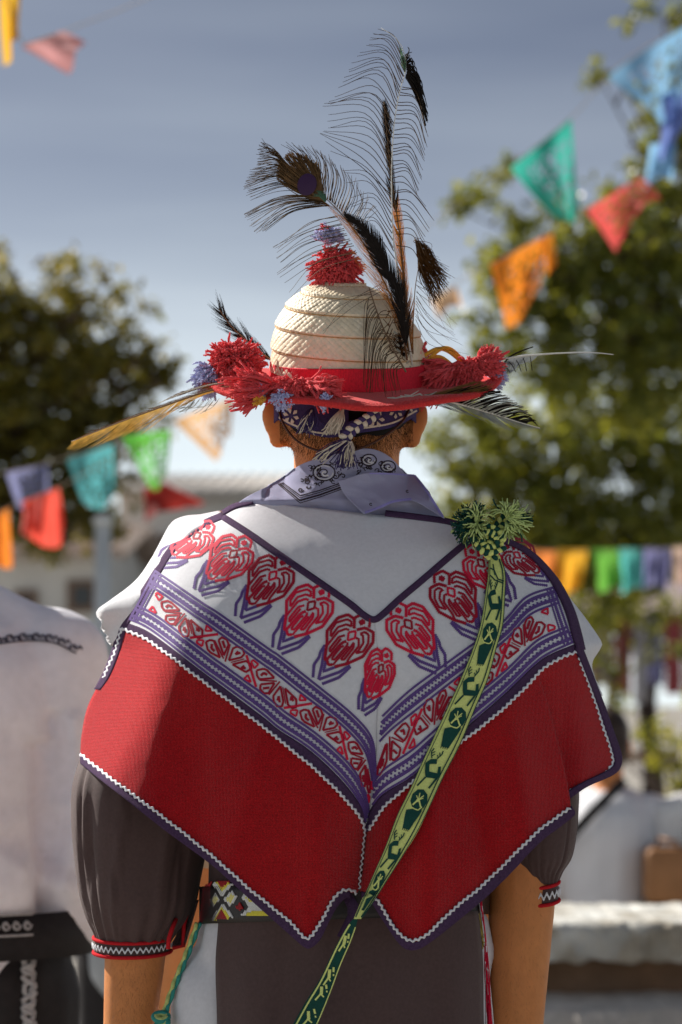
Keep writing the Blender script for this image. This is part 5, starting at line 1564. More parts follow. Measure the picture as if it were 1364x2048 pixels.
for i in range(60, tot):
    turn = i / 150.0
    sa_ = turn * PITCH_ROW
    th = -2 * math.pi * turn
    h = float(np.interp(sa_, arc, hs)); r = prof(h) + .0022
    wob = 1 + .012 * math.sin(th * 2 + 1 + h * 30) + .006 * math.sin(th * 5 + h * 60)
    P.append(HW(r * wob * math.cos(th) + lean(h), CROWN_Y * r * wob * math.sin(th), h))
sm2.tube(P, .00055, 4); obj('seam_thread', sm2, M_SEAM, HAT)
# red ribbon round the base, finely ribbed
m = MB(); rows = []
for j, (h, o) in enumerate(((-.002, .004), (.0, .0046), (.008, .0042), (.016, .0040), (.0225, .0042), (.0232, .0030))):
    rows.append([HW((prof(max(h, 0)) + o + .00028 * (k % 2)) * math.cos(2 * math.pi * k / 420), CROWN_Y * (prof(max(h, 0)) + o + .00028 * (k % 2)) * math.sin(2 * math.pi * k / 420), h + .0012 * math.sin(2 * math.pi * k / 420 * 3)) for k in range(420)])
m.grid(rows, True); obj('ribbon_band', m, M_BAND, HAT, smooth=False)
# felt brim with rounded edge
def brim_z(r, a):
    t = (r - .08) / .09
    return .006 * math.cos(2 * a) * t * t - .002 + .003 * math.sin(a * 3 + 1) * t + .002 * math.sin(7 * a + 2) * t
m = MB(); rows = []
BR_N = 220
prf = [(.084, .0015), (.11, .0015), (.14, .0018), (.160, .0022), (.168, .0024), (.1708, .0012), (.1716, -.001), (.1708, -.0034), (.168, -.0046), (.150, -.004), (.11, -.0036), (.080, -.0036)]
for (r, dz) in prf:
    row = []
    for k in range(BR_N):
        a = 2 * math.pi * k / BR_N
        rr_ = r + (.0009 * mnoise.noise(Vector((a * 30, r * 50, 1))) + .0022 * math.sin(a * 3 + .5)) * (1 if r > .15 else 0)
        row.append(HW(rr_ * math.cos(a), rr_ * 1.0 * math.sin(a), brim_z(r, a) + dz + .0006 * mnoise.noise(Vector((a * 40, r * 300, 4)))))
    rows.append(row)
m.grid(rows, True); obj('felt_brim', m, M_FELT, HAT)
# felt fuzz on the near edge
fz = MB(); rg = random.Random(3)
for _ in range(4000):
    a = R(rg.uniform(180, 360)); r = rg.uniform(.160, .1718)
    p = HW(r * math.cos(a), r * math.sin(a), brim_z(r, a) + (.0022 if r < .168 else rg.uniform(-.003, .002)))
    d = Vector((rg.gauss(0, 1), rg.gauss(-.5, 1), rg.gauss(.5, 1))).normalized() * rg.uniform(.0012, .0032)
    s_ = d.cross(Vector((0, -1, .2))).normalized() * .00016
    fz.poly([p - s_, p + s_, p + d])
obj('felt_fuzz', fz, M_FELT, HAT, kind='stuff', smooth=False)
m = MB(); m.tube([W(q_[0], q_[1], Yh(q_[0], .006) + .006 * max(0, 850 - q_[1]) / 40) for q_ in Curve([(556, 812), (566, 846), (592, 880), (632, 900), (680, 905), (730, 893), (775, 868), (806, 842), (822, 810)]).pts(50)], .0013, 6); obj('chin_cord', m, M_CORD, HAT)

# ---- yarn pompoms
def yarn(mb, c, dirs, L, r, rg, sag=.25, nseg=6, lj=.09):
    for d in dirs:
        d = Vector(d).normalized(); l = L * rg.uniform(1 - lj, 1 + lj * .6)
        b = Vector((rg.gauss(0, 1), rg.gauss(0, 1), rg.gauss(0, 1))) * .17
        b2 = Vector((rg.gauss(0, 1), rg.gauss(0, 1), rg.gauss(0, 1))) * .05
        ns = 9
        P = []
        for i in range(ns):
            t = i / (ns - 1)
            P.append(Vector(c) + d * l * t + b * l * t * t + b2 * l * math.sin(t * 6) + Vector((0, 0, -sag * l * t * t)))
        o1 = d.orthogonal().normalized(); o2 = d.cross(o1); ph = rg.uniform(0, 6)
        for q in (0, math.pi):      # two twisted plies
            mb.tube([p + (o1 * math.cos(ph + q + i * 1.5) + o2 * math.sin(ph + q + i * 1.5)) * r * (.48 + (.5 if i == ns - 1 else 0)) for i, p in enumerate(P)],
                    [r * .66] * (ns - 1) + [r * .5], 4)
        for _ in range(9):       # stray fibres
            p = P[rg.randrange(2, ns)]; e = Vector((rg.gauss(0, 1), rg.gauss(0, 1), rg.gauss(0, 1))).normalized()
            q_ = p + e * r * .7; s_ = e.cross(d).normalized() * .00010
            mb.poly([q_ - s_, q_ + s_, q_ + (e + d * rg.uniform(-.6, 1.2)) * r * rg.uniform(.8, 2.0)])
def pompom(label, specs, seed):
    rg = random.Random(seed)
    par = None
    for nm, mm, c, n, mean, spread, L, r, sag, zf in specs:
        mb = MB(); dirs = []
        mean = Vector(mean).normalized()
        for _ in range(int(n * 2.3)):
            v = Vector((rg.gauss(0, 1), rg.gauss(0, .75), rg.gauss(0, 1))).normalized() * spread + mean
            v.z = mean.z + (v.z - mean.z) * zf
            dirs.append(v * max(.35, v.length) if zf < .9 else v)
        yarn(mb, c, dirs, L, r, rg, sag)
        if par is None: par = obj('pompom', mb, mm, HAT, kind='stuff', label=label)
        else: obj('yarn_tuft', mb, mm, par, kind='stuff')
px = lambda n_: n_ * S(0)
pompom('red yarn pompom with lavender underside on the left of the brim', [('r', M_YRED, W(468, 730, .01), 250, (.10, -.25, .16), 1.0, px(56), .0017, .25, .80), ('l', M_YLAV, W(436, 742, .0), 130, (-.45, -.2, -.15), .8, px(44), .0014, .25, .8)], 1)
pompom('flat red yarn tassel spread over the near edge of the brim with lavender and yellow ends', [
    ('r', M_YRED, W(592, 772, -.092), 120, (-1.1, -.20, -.03), .26, px(104), .0017, .10, .55), ('r', M_YRED, W(588, 770, -.095), 100, (1.0, -.35, -.02), .30, px(76), .0017, .20, .55), ('r', M_YRED, W(590, 770, -.092), 160, (-.2, -.75, .0), .55, px(46), .0017, .35, .6),
    ('l', M_YLAV, W(572, 788, -.106), 70, (-.15, -.6, -.25), .60, px(30), .0014, .2, .6), ('l2', M_YLAV, W(525, 784, -.098), 30, (-.3, -.6, -.1), .5, px(22), .0014, .1, 1), ('l3', M_YLAV, W(640, 796, -.118), 26, (.3, -.5, -.2), .5, px(22), .0014, .1, 1), ('y', M_YYEL, W(497, 778, -.085), 16, (-.8, -.3, .0), .4, px(28), .0017, .1, 1), ('y2', M_YYEL, W(530, 798, -.112), 12, (-.4, -.5, -.1), .4, px(20), .0017, .1, 1)], 2)
pompom('red and lavender yarn pompom on top of the crown', [('r', M_YRED, W(672, 530, .005), 240, (.0, -.15, .0), 1.0, px(50), .0017, .34, .85), ('l', M_YLAV, W(656, 490, .005), 130, (.02, -.1, .25), .8, px(34), .0014, .10, .8), ('r2', M_YRED, W(650, 466, .0), 18, (0, -.2, .5), .8, px(14), .0014, .0, 1)], 3)
pompom('crimson yarn pompom with lavender end on the right of the brim', [('r', M_YRED, W(938, 734, .0), 130, (-.95, -.3, -.12), .34, px(82), .0017, .34, .7), ('r2', M_YRED, W(942, 734, .0), 130, (.60, -.2, .20), .55, px(54), .0017, .16, .8), ('r3', M_YRED, W(938, 738, .0), 100, (0, -.6, -.05), .7, px(38), .0017, .3, .8), ('l', M_YLAV, W(975, 748, .01), 80, (.5, -.3, -.05), .7, px(32), .0014, .15, .8)], 4)
rg = random.Random(8)
m = MB(); yarn(m, W(840, 712, .0), [(rg.gauss(0, .5), rg.gauss(-.3, .6), rg.gauss(0, 1)) for _ in range(36)], px(26), .0018, rg); obj('pompom', m, M_YRED, HAT, kind='stuff', label='small red yarn tuft behind the feather stems')
m = MB()
for (x0_, x1_, y0_, h_) in ((848, 922, 712, 18), (852, 905, 722, 12), (860, 930, 716, 24)):
    m.tube([W(x0_ + (x1_ - x0_) * t, y0_ - h_ * math.sin(math.pi * min(1, t * 1.05)) + 8 * t, -.005 + .01 * t) for t in [i / 16 for i in range(17)]], .0024, 7)
obj('yellow_yarn_loops', m, M_YYEL, HAT, kind='stuff')

# ---- feathers
f_Y = spl([40, 300, 500, 640, 700, 750], [-.035, -.045, -.050, -.056, -.044, -.020])
def FW(x, y, o=0.0): return W(x, y, f_Y(y) - o)
def vane(mb, cv, n, wl, wr, ang, f, seed, jag=.08, u0=0.0, u1=1.0, gap=1.06, curve=.25, o=0.0, split=.06):
    rg = random.Random(seed)
    sp_ = cv.len * (u1 - u0) / n
    for sd, wf in ((-1, wl), (1, wr)):
        dj = 0
        for i in range(n):
            u = u0 + (u1 - u0) * (i + .5) / n
            wd = wf(u)
            if wd < .6: continue
            p = cv.at(u); t = cv.tan(u); nn = np.array([-t[1], t[0]]) * sd
            if rg.random() < split: dj = rg.uniform(-.10, .10)
            a = ang + dj + rg.gauss(0, .015)
            L = wd / math.sin(ang) * (1 + rg.gauss(0, jag))
            rows = []
            for k in range(4):
                q_ = k / 3
                aa = a - curve * q_ * .5
                pt = p + (t * math.cos(aa) + nn * math.sin(aa)) * L * q_
                bw = sp_ * gap * (1 - .55 * q_ ** 3) * .5
                side = t * 1.0
                rows.append([f(*(pt - side * bw), o + .0006 * math.sin(i * 1.7) * q_), f(*(pt + side * bw), o + .0006 * math.sin(i * 1.7) * q_)])
            mb.grid(rows)
def quill(cv, f, r0, r1, mm, par, n=40, o=.001, u1=1.0):
    m_ = MB(); m_.tube([f(*cv.at(i / n * u1), o) for i in range(n + 1)], [r0 + (r1 - r0) * i / n for i in range(n + 1)], 6)
    return obj('quill', m_, mm, par)
def barbs(mb, keys, per, f, r, seed, jit=3.0, wn=2):
    """thin loose barbs interpolated between measured root-mid-tip triples"""
    rg = random.Random(seed)
    for a, b in zip(keys[:-1], keys[1:]):
        for k in range(per):
            t = (k + rg.uniform(0, .8)) / per
            P = []
            for (pa, pb_) in zip(a, b):
                j = jit if len(P) else .4
                P.append((pa[0] + (pb_[0] - pa[0]) * t + rg.gauss(0, j), pa[1] + (pb_[1] - pa[1]) * t + rg.gauss(0, j)))
            c = Curve(P); y_ = rg.uniform(-.012, .012)
            n_ = 12
            pts = [f(*c.at(i / n_), y_ * (i / n_)) for i in range(n_ + 1)]
            mb.tube(pts, [r * (1 - .55 * i / n_) for i in range(n_ + 1)], 3, False)

# tall curled feather with loose barbs
cv = Curve([(826, 742), (817, 678), (810, 635), (794, 528), (786, 470), (783, 366), (785, 293), (790, 235), (801, 176), (812, 140), (808, 105), (792, 76), (762, 56)])
FE1 = quill(cv, FW, .0011, .0003, M_QUILL, None); FE1.name = 'upright_feather'; FE1.parent = HAT; FE1.matrix_parent_inverse = Matrix.Translation(-Vector(HAT.location)); FE1['label'] = 'tall pale-stemmed feather with long curling dark barbs'
m = MB()
LB = [((811, 120), (785, 72), (758, 56)), ((812, 140), (778, 80), (738, 68)), ((808, 155), (775, 95), (735, 90)), ((803, 172), (768, 110), (705, 120)), ((797, 195), (765, 128), (695, 150)), ((793, 218), (752, 152), (674, 180)), ((788, 250), (745, 188), (660, 205)),
      ((785, 290), (735, 215), (640, 214)), ((784, 325), (735, 238), (662, 250)), ((783, 350), (738, 285), (648, 262)), ((783, 385), (722, 320), (636, 264)), ((783, 410), (735, 350), (690, 338)), ((784, 450), (745, 385), (700, 400)), ((786, 490), (745, 430), (712, 432)), ((790, 520), (755, 470), (735, 480))]
barbs(m, LB, 3, FW, .00062, 5)
RB = [((806, 170), (832, 180), (850, 240)), ((799, 190), (833, 198), (853, 262)), ((794, 215), (832, 222), (852, 285)), ((790, 245), (828, 248), (850, 305)), ((787, 275), (822, 276), (848, 322)), ((786, 300), (818, 300), (842, 352)), ((785, 330), (815, 332), (836, 378)), ((785, 355), (812, 352), (838, 392)), ((786, 385), (820, 385), (868, 446)), ((788, 420), (818, 425), (852, 470)), ((790, 450), (826, 450), (850, 500)), ((793, 500), (830, 510), (846, 560))]
barbs(m, RB, 3, FW, .00062, 6, 2.0)
obj('loose_barbs', m, M_HERL, FE1, kind='stuff')
m = MB()
TB = [((808, 120), (815, 100), (816, 92)), ((813, 135), (826, 135), (836, 160)), ((815, 140), (838, 168), (850, 215)), ((813, 148), (836, 182), (854, 235)), ((811, 155), (832, 190), (852, 250))]
barbs(m, TB, 16, FW, .0010, 7, 2.5); obj('dark_tip', m, M_BLKF, FE1, kind='stuff')
m = MB(); barbs(m, [((812, 142), (806, 118), (798, 92)), ((810, 146), (803, 122), (806, 104))], 14, FW, .0007, 8, 2.5); obj('green_tip', m, M_GRNF, FE1, kind='stuff')

# slim dark feather turning orange at the foot
cv = Curve([(824, 735), (818, 680), (814, 620), (806, 540), (798, 460), (786, 380), (777, 300), (771, 240), (768, 204)])
FE2 = quill(cv, lambda x, y, o: FW(x, y, o - .006), .0012, .0004, M_BQUILL, HAT); FE2.name = 'slim_feather'; FE2['label'] = 'slim upright feather, black at the tip and orange below'
wf = spl([0, .1, .25, .5, .7, .9, 1], [8, 15, 17, 14, 14, 13, 3])
m = MB(); vane(m, cv, 150, wf, wf, .45, lambda x, y, o: FW(x, y, o - .006), 11, .06, .05, .60); obj('orange_vane', m, M_ORGF, FE2, kind='stuff')
m = MB(); vane(m, cv, 130, wf, wf, .40, lambda x, y, o: FW(x, y, o - .006), 12, .05, .58, 1.0, gap=1.6); obj('black_vane', m, M_BLKF, FE2, kind='stuff')
m = MB(); vane(m, cv, 90, lambda u: 7, lambda u: 9, .42, lambda x, y, o: FW(x, y, o - .003), 13, .25, .02, .50, .5); obj('brown_barbs', m, M_BRNF, FE2, kind='stuff')

# broad black feather bending left
cv = Curve([(812, 690), (806, 635), (792, 576), (770, 532), (744, 481), (719, 451), (690, 428)])
FE3 = quill(cv, lambda x, y, o: FW(x, y, o + .017), .0008, .0003, M_BLKF, HAT); FE3.name = 'black_feather'; FE3['label'] = 'broad black feather bending over the crown'
wf = spl([0, .15, .5, .8, 1], [12, 21, 21, 15, 3])
m = MB(); vane(m, cv, 150, wf, wf, .5, lambda x, y, o: FW(x, y, o + .016), 14, .05, gap=1.6); obj('vane', m, M_BLKF, FE3, kind='stuff')

# peacock eye feather
cv = Curve([(814, 720), (806, 660), (788, 606), (762, 552), (735, 500), (705, 456), (680, 425), (655, 400), (632, 380), (608, 362), (575, 330), (540, 296)])
PF = lambda x, y, o=0.0: W(x, y, f_Y(y) - .010 - o)
FE4 = quill(cv, PF, .0011, .0003, M_BQUILL, HAT); FE4.name = 'peacock_feather'; FE4['label'] = 'drooping peacock eye feather over the crown'
m = MB()
PL = [((560, 316), (540, 296), (522, 282)), ((575, 330), (548, 305), (520, 300)), ((588, 342), (552, 318), (518, 318)), ((600, 352), (560, 330), (512, 338)), ((612, 362), (565, 345), (498, 352)), ((625, 372), (560, 352), (488, 374)), ((638, 384), (565, 378), (505, 400))]
barbs(m, PL, 14, PF, .00055, 21, 3)
PL2 = [((640, 392), (560, 392), (488, 428)), ((645, 400), (565, 404), (494, 432)), ((650, 404), (572, 414), (510, 464)), ((660, 412), (590, 424), (532, 462))]
barbs(m, PL2, 10, PF, .00055, 22, 3)
PL3 = [((672, 428), (618, 440), (550, 492)), ((684, 448), (618, 462), (552, 500)), ((694, 470), (612, 486), (558, 530)), ((706, 490), (625, 512), (563, 548)), ((722, 520), (650, 545), (592, 600))]
barbs(m, PL3, 4, PF, .00055, 23, 4)
PR = [((600, 350), (592, 310), (560, 290)), ((622, 368), (622, 320), (600, 290)), ((640, 384), (645, 330), (630, 298)), ((655, 398), (660, 350), (648, 308)), ((668, 408), (682, 360), (668, 328)), ((684, 424), (702, 378), (696, 346)), ((700, 446), (722, 410), (725, 380)), ((720, 474), (740, 442), (760, 425))]
barbs(m, PR, 8, PF, .00055, 24, 3)
obj('loose_barbs', m, M_HERL, FE4, kind='stuff')
m = MB()
EB = [((644, 400), (596, 386), (556, 362)), ((640, 392), (584, 352), (554, 328)), ((640, 386), (598, 334), (576, 306)), ((642, 386), (622, 336), (606, 310)), ((646, 390), (642, 352), (634, 330))]
barbs(m, EB, 46, lambda x, y, o=0: PF(x, y, .002 + o * .3), .0009, 25, 2.5); obj('bronze_fan', m, M_EYE2, FE4, kind='stuff')
m = MB(); rows = []
for j in range(5):
    r = 21 * (j / 4)
    rows.append([PF(614 + r * .92 * math.cos(a) - .10 * r * math.sin(a), 369 + r * 1.05 * math.sin(a), .0075 - .0012 * (j / 4) ** 2) for a in [2 * math.pi * k / 28 for k in range(28)]])
m.grid(rows, True); obj('eye_spot', m, M_EYE, FE4)
m = MB(); barbs(m, [((650, 404), (640, 395), (628, 392)), ((652, 400), (648, 388), (640, 380))], 16, lambda x, y, o=0: PF(x, y, .006), .0008, 26, 2); obj('green_foot', m, M_GRNF, FE4, kind='stuff')
m = MB(); vane(m, cv, 120, lambda u: 20 - 12 * u, lambda u: 16 - 8 * u, .38, PF, 27, .35, .06, .66, .5); obj('brown_barbs', m, M_BRNF, FE4, kind='stuff')
m = MB(); vane(m, cv, 120, lambda u: 34 - 16 * u, lambda u: 14, .35, lambda x, y, o=0: PF(x, y, o + .002), 28, .35, .06, .60, .6); obj('orange_barbs', m, M_ORGF, FE4, kind='stuff')

# brown plume leaning right
cv = Curve([(826, 735), (826, 660), (830, 580), (838, 520), (830, 478)])
FE5 = quill(cv, lambda x, y, o: FW(x, y, o - .012), .0008, .0003, M_BQUILL, HAT); FE5.name = 'brown_plume'; FE5['label'] = 'soft brown plume leaning right behind the stems'
m = MB()
barbs(m, [((830, 480), (842, 488), (858, 505)), ((832, 490), (852, 505), (880, 540)), ((834, 500), (856, 525), (892, 558)), ((836, 515), (858, 545), (884, 590)), ((836, 535), (852, 570), (868, 615))], 60, lambda x, y, o=0: FW(x, y, o - .012), .00042, 31, 6)
barbs(m, [((834, 560), (862, 600), (902, 642)), ((832, 600), (862, 640), (898, 672)), ((830, 640), (858, 690), (930, 720))], 7, lambda x, y, o=0: FW(x, y, o - .012), .0003, 32, 8)
obj('soft_barbs', m, M_BRNF, FE5, kind='stuff')

# bent bare stem with barbs hanging over the crown and ribbon
HBK = lambda x, y, o=0.0: W(x, y, spl([560, 640, 720, 800], [-.052, -.068, -.088, -.102])(y) - o * .4)
cv = Curve([(738, 575), (752, 618), (768, 660), (790, 705), (812, 744)])
FE6 = quill(cv, HBK, .0006, .0010, M_BQUILL, HAT); FE6.name = 'bare_stem'; FE6['label'] = 'thin bent feather stem with dark barbs hanging over the ribbon'
m = MB()
HB_K = [((744, 592), (732, 602), (731, 690)), ((750, 612), (735, 640), (727, 765)), ((758, 632), (742, 680), (731, 785)), ((766, 655), (750, 690), (740, 785)), ((774, 672), (757, 705), (748, 780)), ((782, 688), (762, 715), (766, 782)), ((790, 705), (770, 725), (775, 790)), ((800, 722), (782, 735), (790, 785)), ((808, 738), (796, 745), (800, 780))]
barbs(m, HB_K, 4, HBK, .0005, 41, 3.5)
barbs(m, [((765, 560), (690, 590), (632, 640)), ((770, 580), (700, 615), (650, 672)), ((740, 590), (690, 585), (612, 618))], 2, HBK, .0004, 42, 5)
obj('hanging_barbs', m, M_HERL, FE6, kind='stuff')
m = MB(); rg = random.Random(44)
for _ in range(46):
    a = (rg.uniform(772, 812), rg.uniform(620, 735)); e = (a[0] + rg.uniform(-26, 26), a[1] + rg.uniform(-14, 30))
    md = ((a[0] + e[0]) / 2 + rg.uniform(-9, 9), (a[1] + e[1]) / 2 + rg.uniform(-9, 9))
    m.tube([FW(*q_, .014) for q_ in Curve([a, md, e]).pts(7)], .0005, 3, False)
obj('tangled_fluff', m, M_BRNF, FE6, kind='stuff')
m = MB(); cvs = Curve([(812, 748), (806, 715), (800, 680), (796, 650)])
vane(m, cvs, 34, lambda u: 15 * math.sin(math.pi * min(1, u + .15)), lambda u: 15 * math.sin(math.pi * min(1, u + .15)), .6, lambda x, y, o=0: FW(x, y, .006), 45, .12); fs = obj('short_striped_feather', m, M_BLKF, HAT, kind='stuff')
m = MB()
for k in range(7):
    p = cvs.at(.1 + k * .12); m.ribbon([FW(p[0] - 11, p[1] - 5, .0075), FW(p[0] - 3, p[1] + 1, .0075)], .0022, (0, -1, 0)); m.ribbon([FW(p[0] + 3, p[1] + 1, .0075), FW(p[0] + 11, p[1] - 5, .0075)], .0022, (0, -1, 0))
obj('pale_bars', m, M_PALEF, fs, kind='stuff')

# long golden feather to the left
GF = lambda x, y, o=0.0: W(x, y, -.055 + (500 - x) * .00012 - o)
cv = Curve([(500, 766), (450, 775), (400, 787), (300, 822), (220, 852), (143, 883)])
FE7 = quill(cv, GF, .0013, .0004, M_BQUILL, HAT); FE7.name = 'golden_feather'; FE7['label'] = 'long golden brown feather pointing out past the left brim'
wlo = spl([0, .18, .3, .5, .75, .92, 1], [0, 12, 36, 42, 36, 18, 0]); whi = spl([0, .1, .5, .9, 1], [3, 8, 8, 6, 1])
m = MB(); vane(m, cv, 190, wlo, lambda u: 0, .42, GF, 51, .05, split=.05); obj('lower_vane', m, M_GOLD, FE7, kind='stuff')
m = MB(); vane(m, cv, 190, lambda u: 0, whi, .40, GF, 52, .06); obj('upper_vane', m, M_BRNF, FE7, kind='stuff')
m = MB(); rg = random.Random(53)
for k in range(22):
    a = (rg.uniform(375, 440), rg.uniform(796, 806)); m.tube([GF(*q_) for q_ in Curve([a, (a[0] - 12, a[1] + 14), (a[0] - rg.uniform(18, 36), a[1] + rg.uniform(10, 28))]).pts(6)], .00028, 3, False)
obj('loose_down', m, M_PALEF, FE7, kind='stuff')
cv = Curve([(505, 760), (460, 764), (410, 772), (360, 788), (318, 806)])
G2 = lambda x, y, o=0.0: W(x, y, -.048 + (500 - x) * .00012 - o)
FE8 = quill(cv, G2, .0011, .0004, M_PALEF, HAT); FE8.name = 'short_brown_feather'; FE8['label'] = 'short greyish brown feather lying over the golden one'
m = MB(); vane(m, cv, 90, lambda u: 9 * math.sin(math.pi * min(1, u * .8 + .2)), lambda u: 6 * math.sin(math.pi * min(1, u * .8 + .2)), .4, G2, 54, .1); obj('vane', m, MATS['brown_feather'], FE8, kind='stuff')
m = MB(); cvd = Curve([(330, 828), (308, 838), (292, 848)]); vane(m, cvd, 20, lambda u: 9, lambda u: 7, .6, GF, 55, .2, gap=.5); obj('grey_scrap', m, M_GREYF, FE8, kind='stuff')

# black feather at the left behind the pompom
BF = lambda x, y, o=0.0: W(x, y, .07 - o)
cv = Curve([(545, 722), (520, 704), (490, 678), (462, 652), (438, 618)])
FE9 = quill(cv, BF, .0012, .0005, M_BQUILL, HAT); FE9.name = 'ragged_feather'; FE9['label'] = 'small ragged black feather standing behind the left pompom'
m = MB(); vane(m, cv, 90, lambda u: 22 - 10 * u, lambda u: 22 - 8 * u, .42, BF, 61, .22, split=.2, gap=1.4); obj('vane', m, M_BLKF, FE9, kind='stuff')

# grey feather drooping right
GR = lambda x, y, o=0.0: W(x, y, -.085 + (x - 830) * .00022 - o)
cv = Curve([(812, 795), (860, 797), (910, 806), (980, 826), (1040, 845), (1080, 856)])
FE10 = quill(cv, GR, .0014, .0004, M_QUILL, HAT); FE10.name = 'grey_feather'; FE10['label'] = 'grey and white feather drooping right below the brim'
wlow = spl([0, .1, .35, .55, .8, 1], [8, 24, 33, 27, 14, 2])
m = MB(); vane(m, cv, 130, lambda u: 0, wlow, .42, GR, 71, .06); obj('pale_vane', m, M_GREYF, FE10, kind='stuff')
m = MB()
barbs(m, [((850, 796), (880, 788), (905, 780)), ((890, 800), (935, 782), (965, 772)), ((920, 808), (965, 788), (1000, 784)), ((950, 816), (985, 802), (1015, 797)), ((985, 826), (1020, 815), (1045, 815)), ((1020, 838), (1045, 830), (1062, 832)), ((1050, 848), (1066, 844), (1076, 850))], 9, GR, .0011, 72, 2.0); obj('split_barbs', m, M_BLKF, FE10, kind='stuff')
m = MB()
barbs(m, [((920, 808), (968, 790), (1004, 786)), ((960, 820), (1000, 806), (1032, 804)), ((1010, 836), (1040, 826), (1062, 828))], 8, lambda x, y, o=0: GR(x, y, .002), .0008, 75, 2.0); obj('pale_barbs', m, M_PALEF, FE10, kind='stuff')
m = MB(); barbs(m, [((830, 792), (880, 786), (945, 764)), ((840, 796), (900, 788), (970, 770)), ((850, 798), (910, 794), (985, 778))], 26, lambda x, y, o=0: GR(x, y, .004 + o * .4), .0005, 73, 4); obj('brown_down', m, mat('olive_down', (.30, .17, .04), .5, .4, trans=.4), FE10, kind='stuff')
m = MB(); rg = random.Random(74)
for _ in range(10):
    a = (rg.uniform(765, 850), rg.uniform(788, 799)); m.ribbon([GR(*a, .004), GR(a[0] + 14, a[1] + rg.uniform(-4, 4), .006), GR(a[0] + rg.uniform(20, 40), a[1] + rg.uniform(-10, 10), .005)], [.001, .0022, .0006], (0, -1, .3))
obj('straw_bits', m, M_PALEF, FE10, kind='stuff')

# thin white quill feather far right
WQ = lambda x, y, o=0.0: W(x, y, .0 - o)
cv = Curve([(985, 722), (1030, 714), (1080, 709), (1130, 706), (1180, 705), (1227, 709)])
FE11 = quill(cv, WQ, .0013, .0004, M_QUILL, HAT); FE11.name = 'quill_feather'; FE11['label'] = 'thin stripped white quill with a grey scrap of vane, pointing right'
m = MB(); cvq = Curve([(1076, 711), (1050, 708), (1022, 716), (1004, 730)])
vane(m, cvq, 34, lambda u: 32 * math.sin(math.pi * min(1, u * .75 + .18)), lambda u: 0, 1.0, WQ, 81, .06, gap=.9); obj('grey_vane', m, M_GREYF, FE11, kind='stuff')
m = MB(); m.tube([WQ(*q_, .001) for q_ in Curve([(1066, 694), (1040, 703), (1018, 715), (1004, 732), (1000, 742)]).pts(20)], [.0012 - .0004 * abs(i - 10) / 10 for i in range(20)], 4)
for i in range(5): m.tube([WQ(*q_, .002) for q_ in Curve([(1004 + i * 14, 728 - i * 4), (1014 + i * 12, 736 - i * 3), (1020 + i * 11, 745 - i)]).pts(6)], .0005, 3, False)
obj('dark_edge', m, M_BLKF, FE11, kind='stuff')
# ================================================================== woven strap with knot
STR = thing('woven_strap', 'lime and dark green woven strap with deer figures running diagonally over the cape', 'strap', tuple(W(985, 1100, -.07)))
SLE = [(978, 1112), (976, 1150), (972, 1180), (962, 1244), (946, 1297), (920, 1361), (893, 1420), (853, 1505), (821, 1576), (795, 1629), (771, 1693), (748, 1746), (724, 1802), (709, 1838)]
SRE = [(999, 1110), (1011, 1146), (1010, 1197), (1006, 1250), (993, 1297), (976, 1358), (952, 1414), (921, 1488), (885, 1558), (844, 1646), (806, 1711), (774, 1761), (748, 1802), (722, 1838)]
A_, B_ = Curve(SLE), Curve(SRE)
mid_s = Curve([tuple((A_.at(i / 100) + B_.at(i / 100)) / 2) for i in range(101)], False)
f_lift = spl([1090, 1300, 1700, 1800, 1850], [.006, .005, .007, .012, .016])
def Ys(x, y):
    if y > 1790: return -.150 - .006 * min(1, (y - 1790) / 60)
    yy = Yc(x, y)
    return yy - f_lift(y)
def SFr(x, y, o=0.0):
    # keep the strap taut over the centre valley
    c = mid_s; d = abs(x - f_cr(y)); k = math.exp(-d / 40.0)
    return W(x, y, Ys(x, y) - f_ca(y) * k * .85 - o)
class Rib:
    def __init__(s, A, B): s.A, s.B = A, B; s.len = (A.len + B.len) / 2
    def __call__(s, d, c):          # c in -1..1 across
        u = d / s.len; t = (c + 1) / 2
        a, b = s.A.at(u), s.B.at(u)
        return tuple(a * (1 - t) + b * t)
rib = Rib(A_, B_)
m = MB(); n = 220
m.grid([[SFr(*rib(rib.len * i / n, -1 + 2 * j / 10), .0012 * math.cos((-1 + 2 * j / 10) * 1.3)) for j in range(11)] for i in range(n + 1)])
obj('ribbon', m, M_SYEL, STR, solid=.0014)
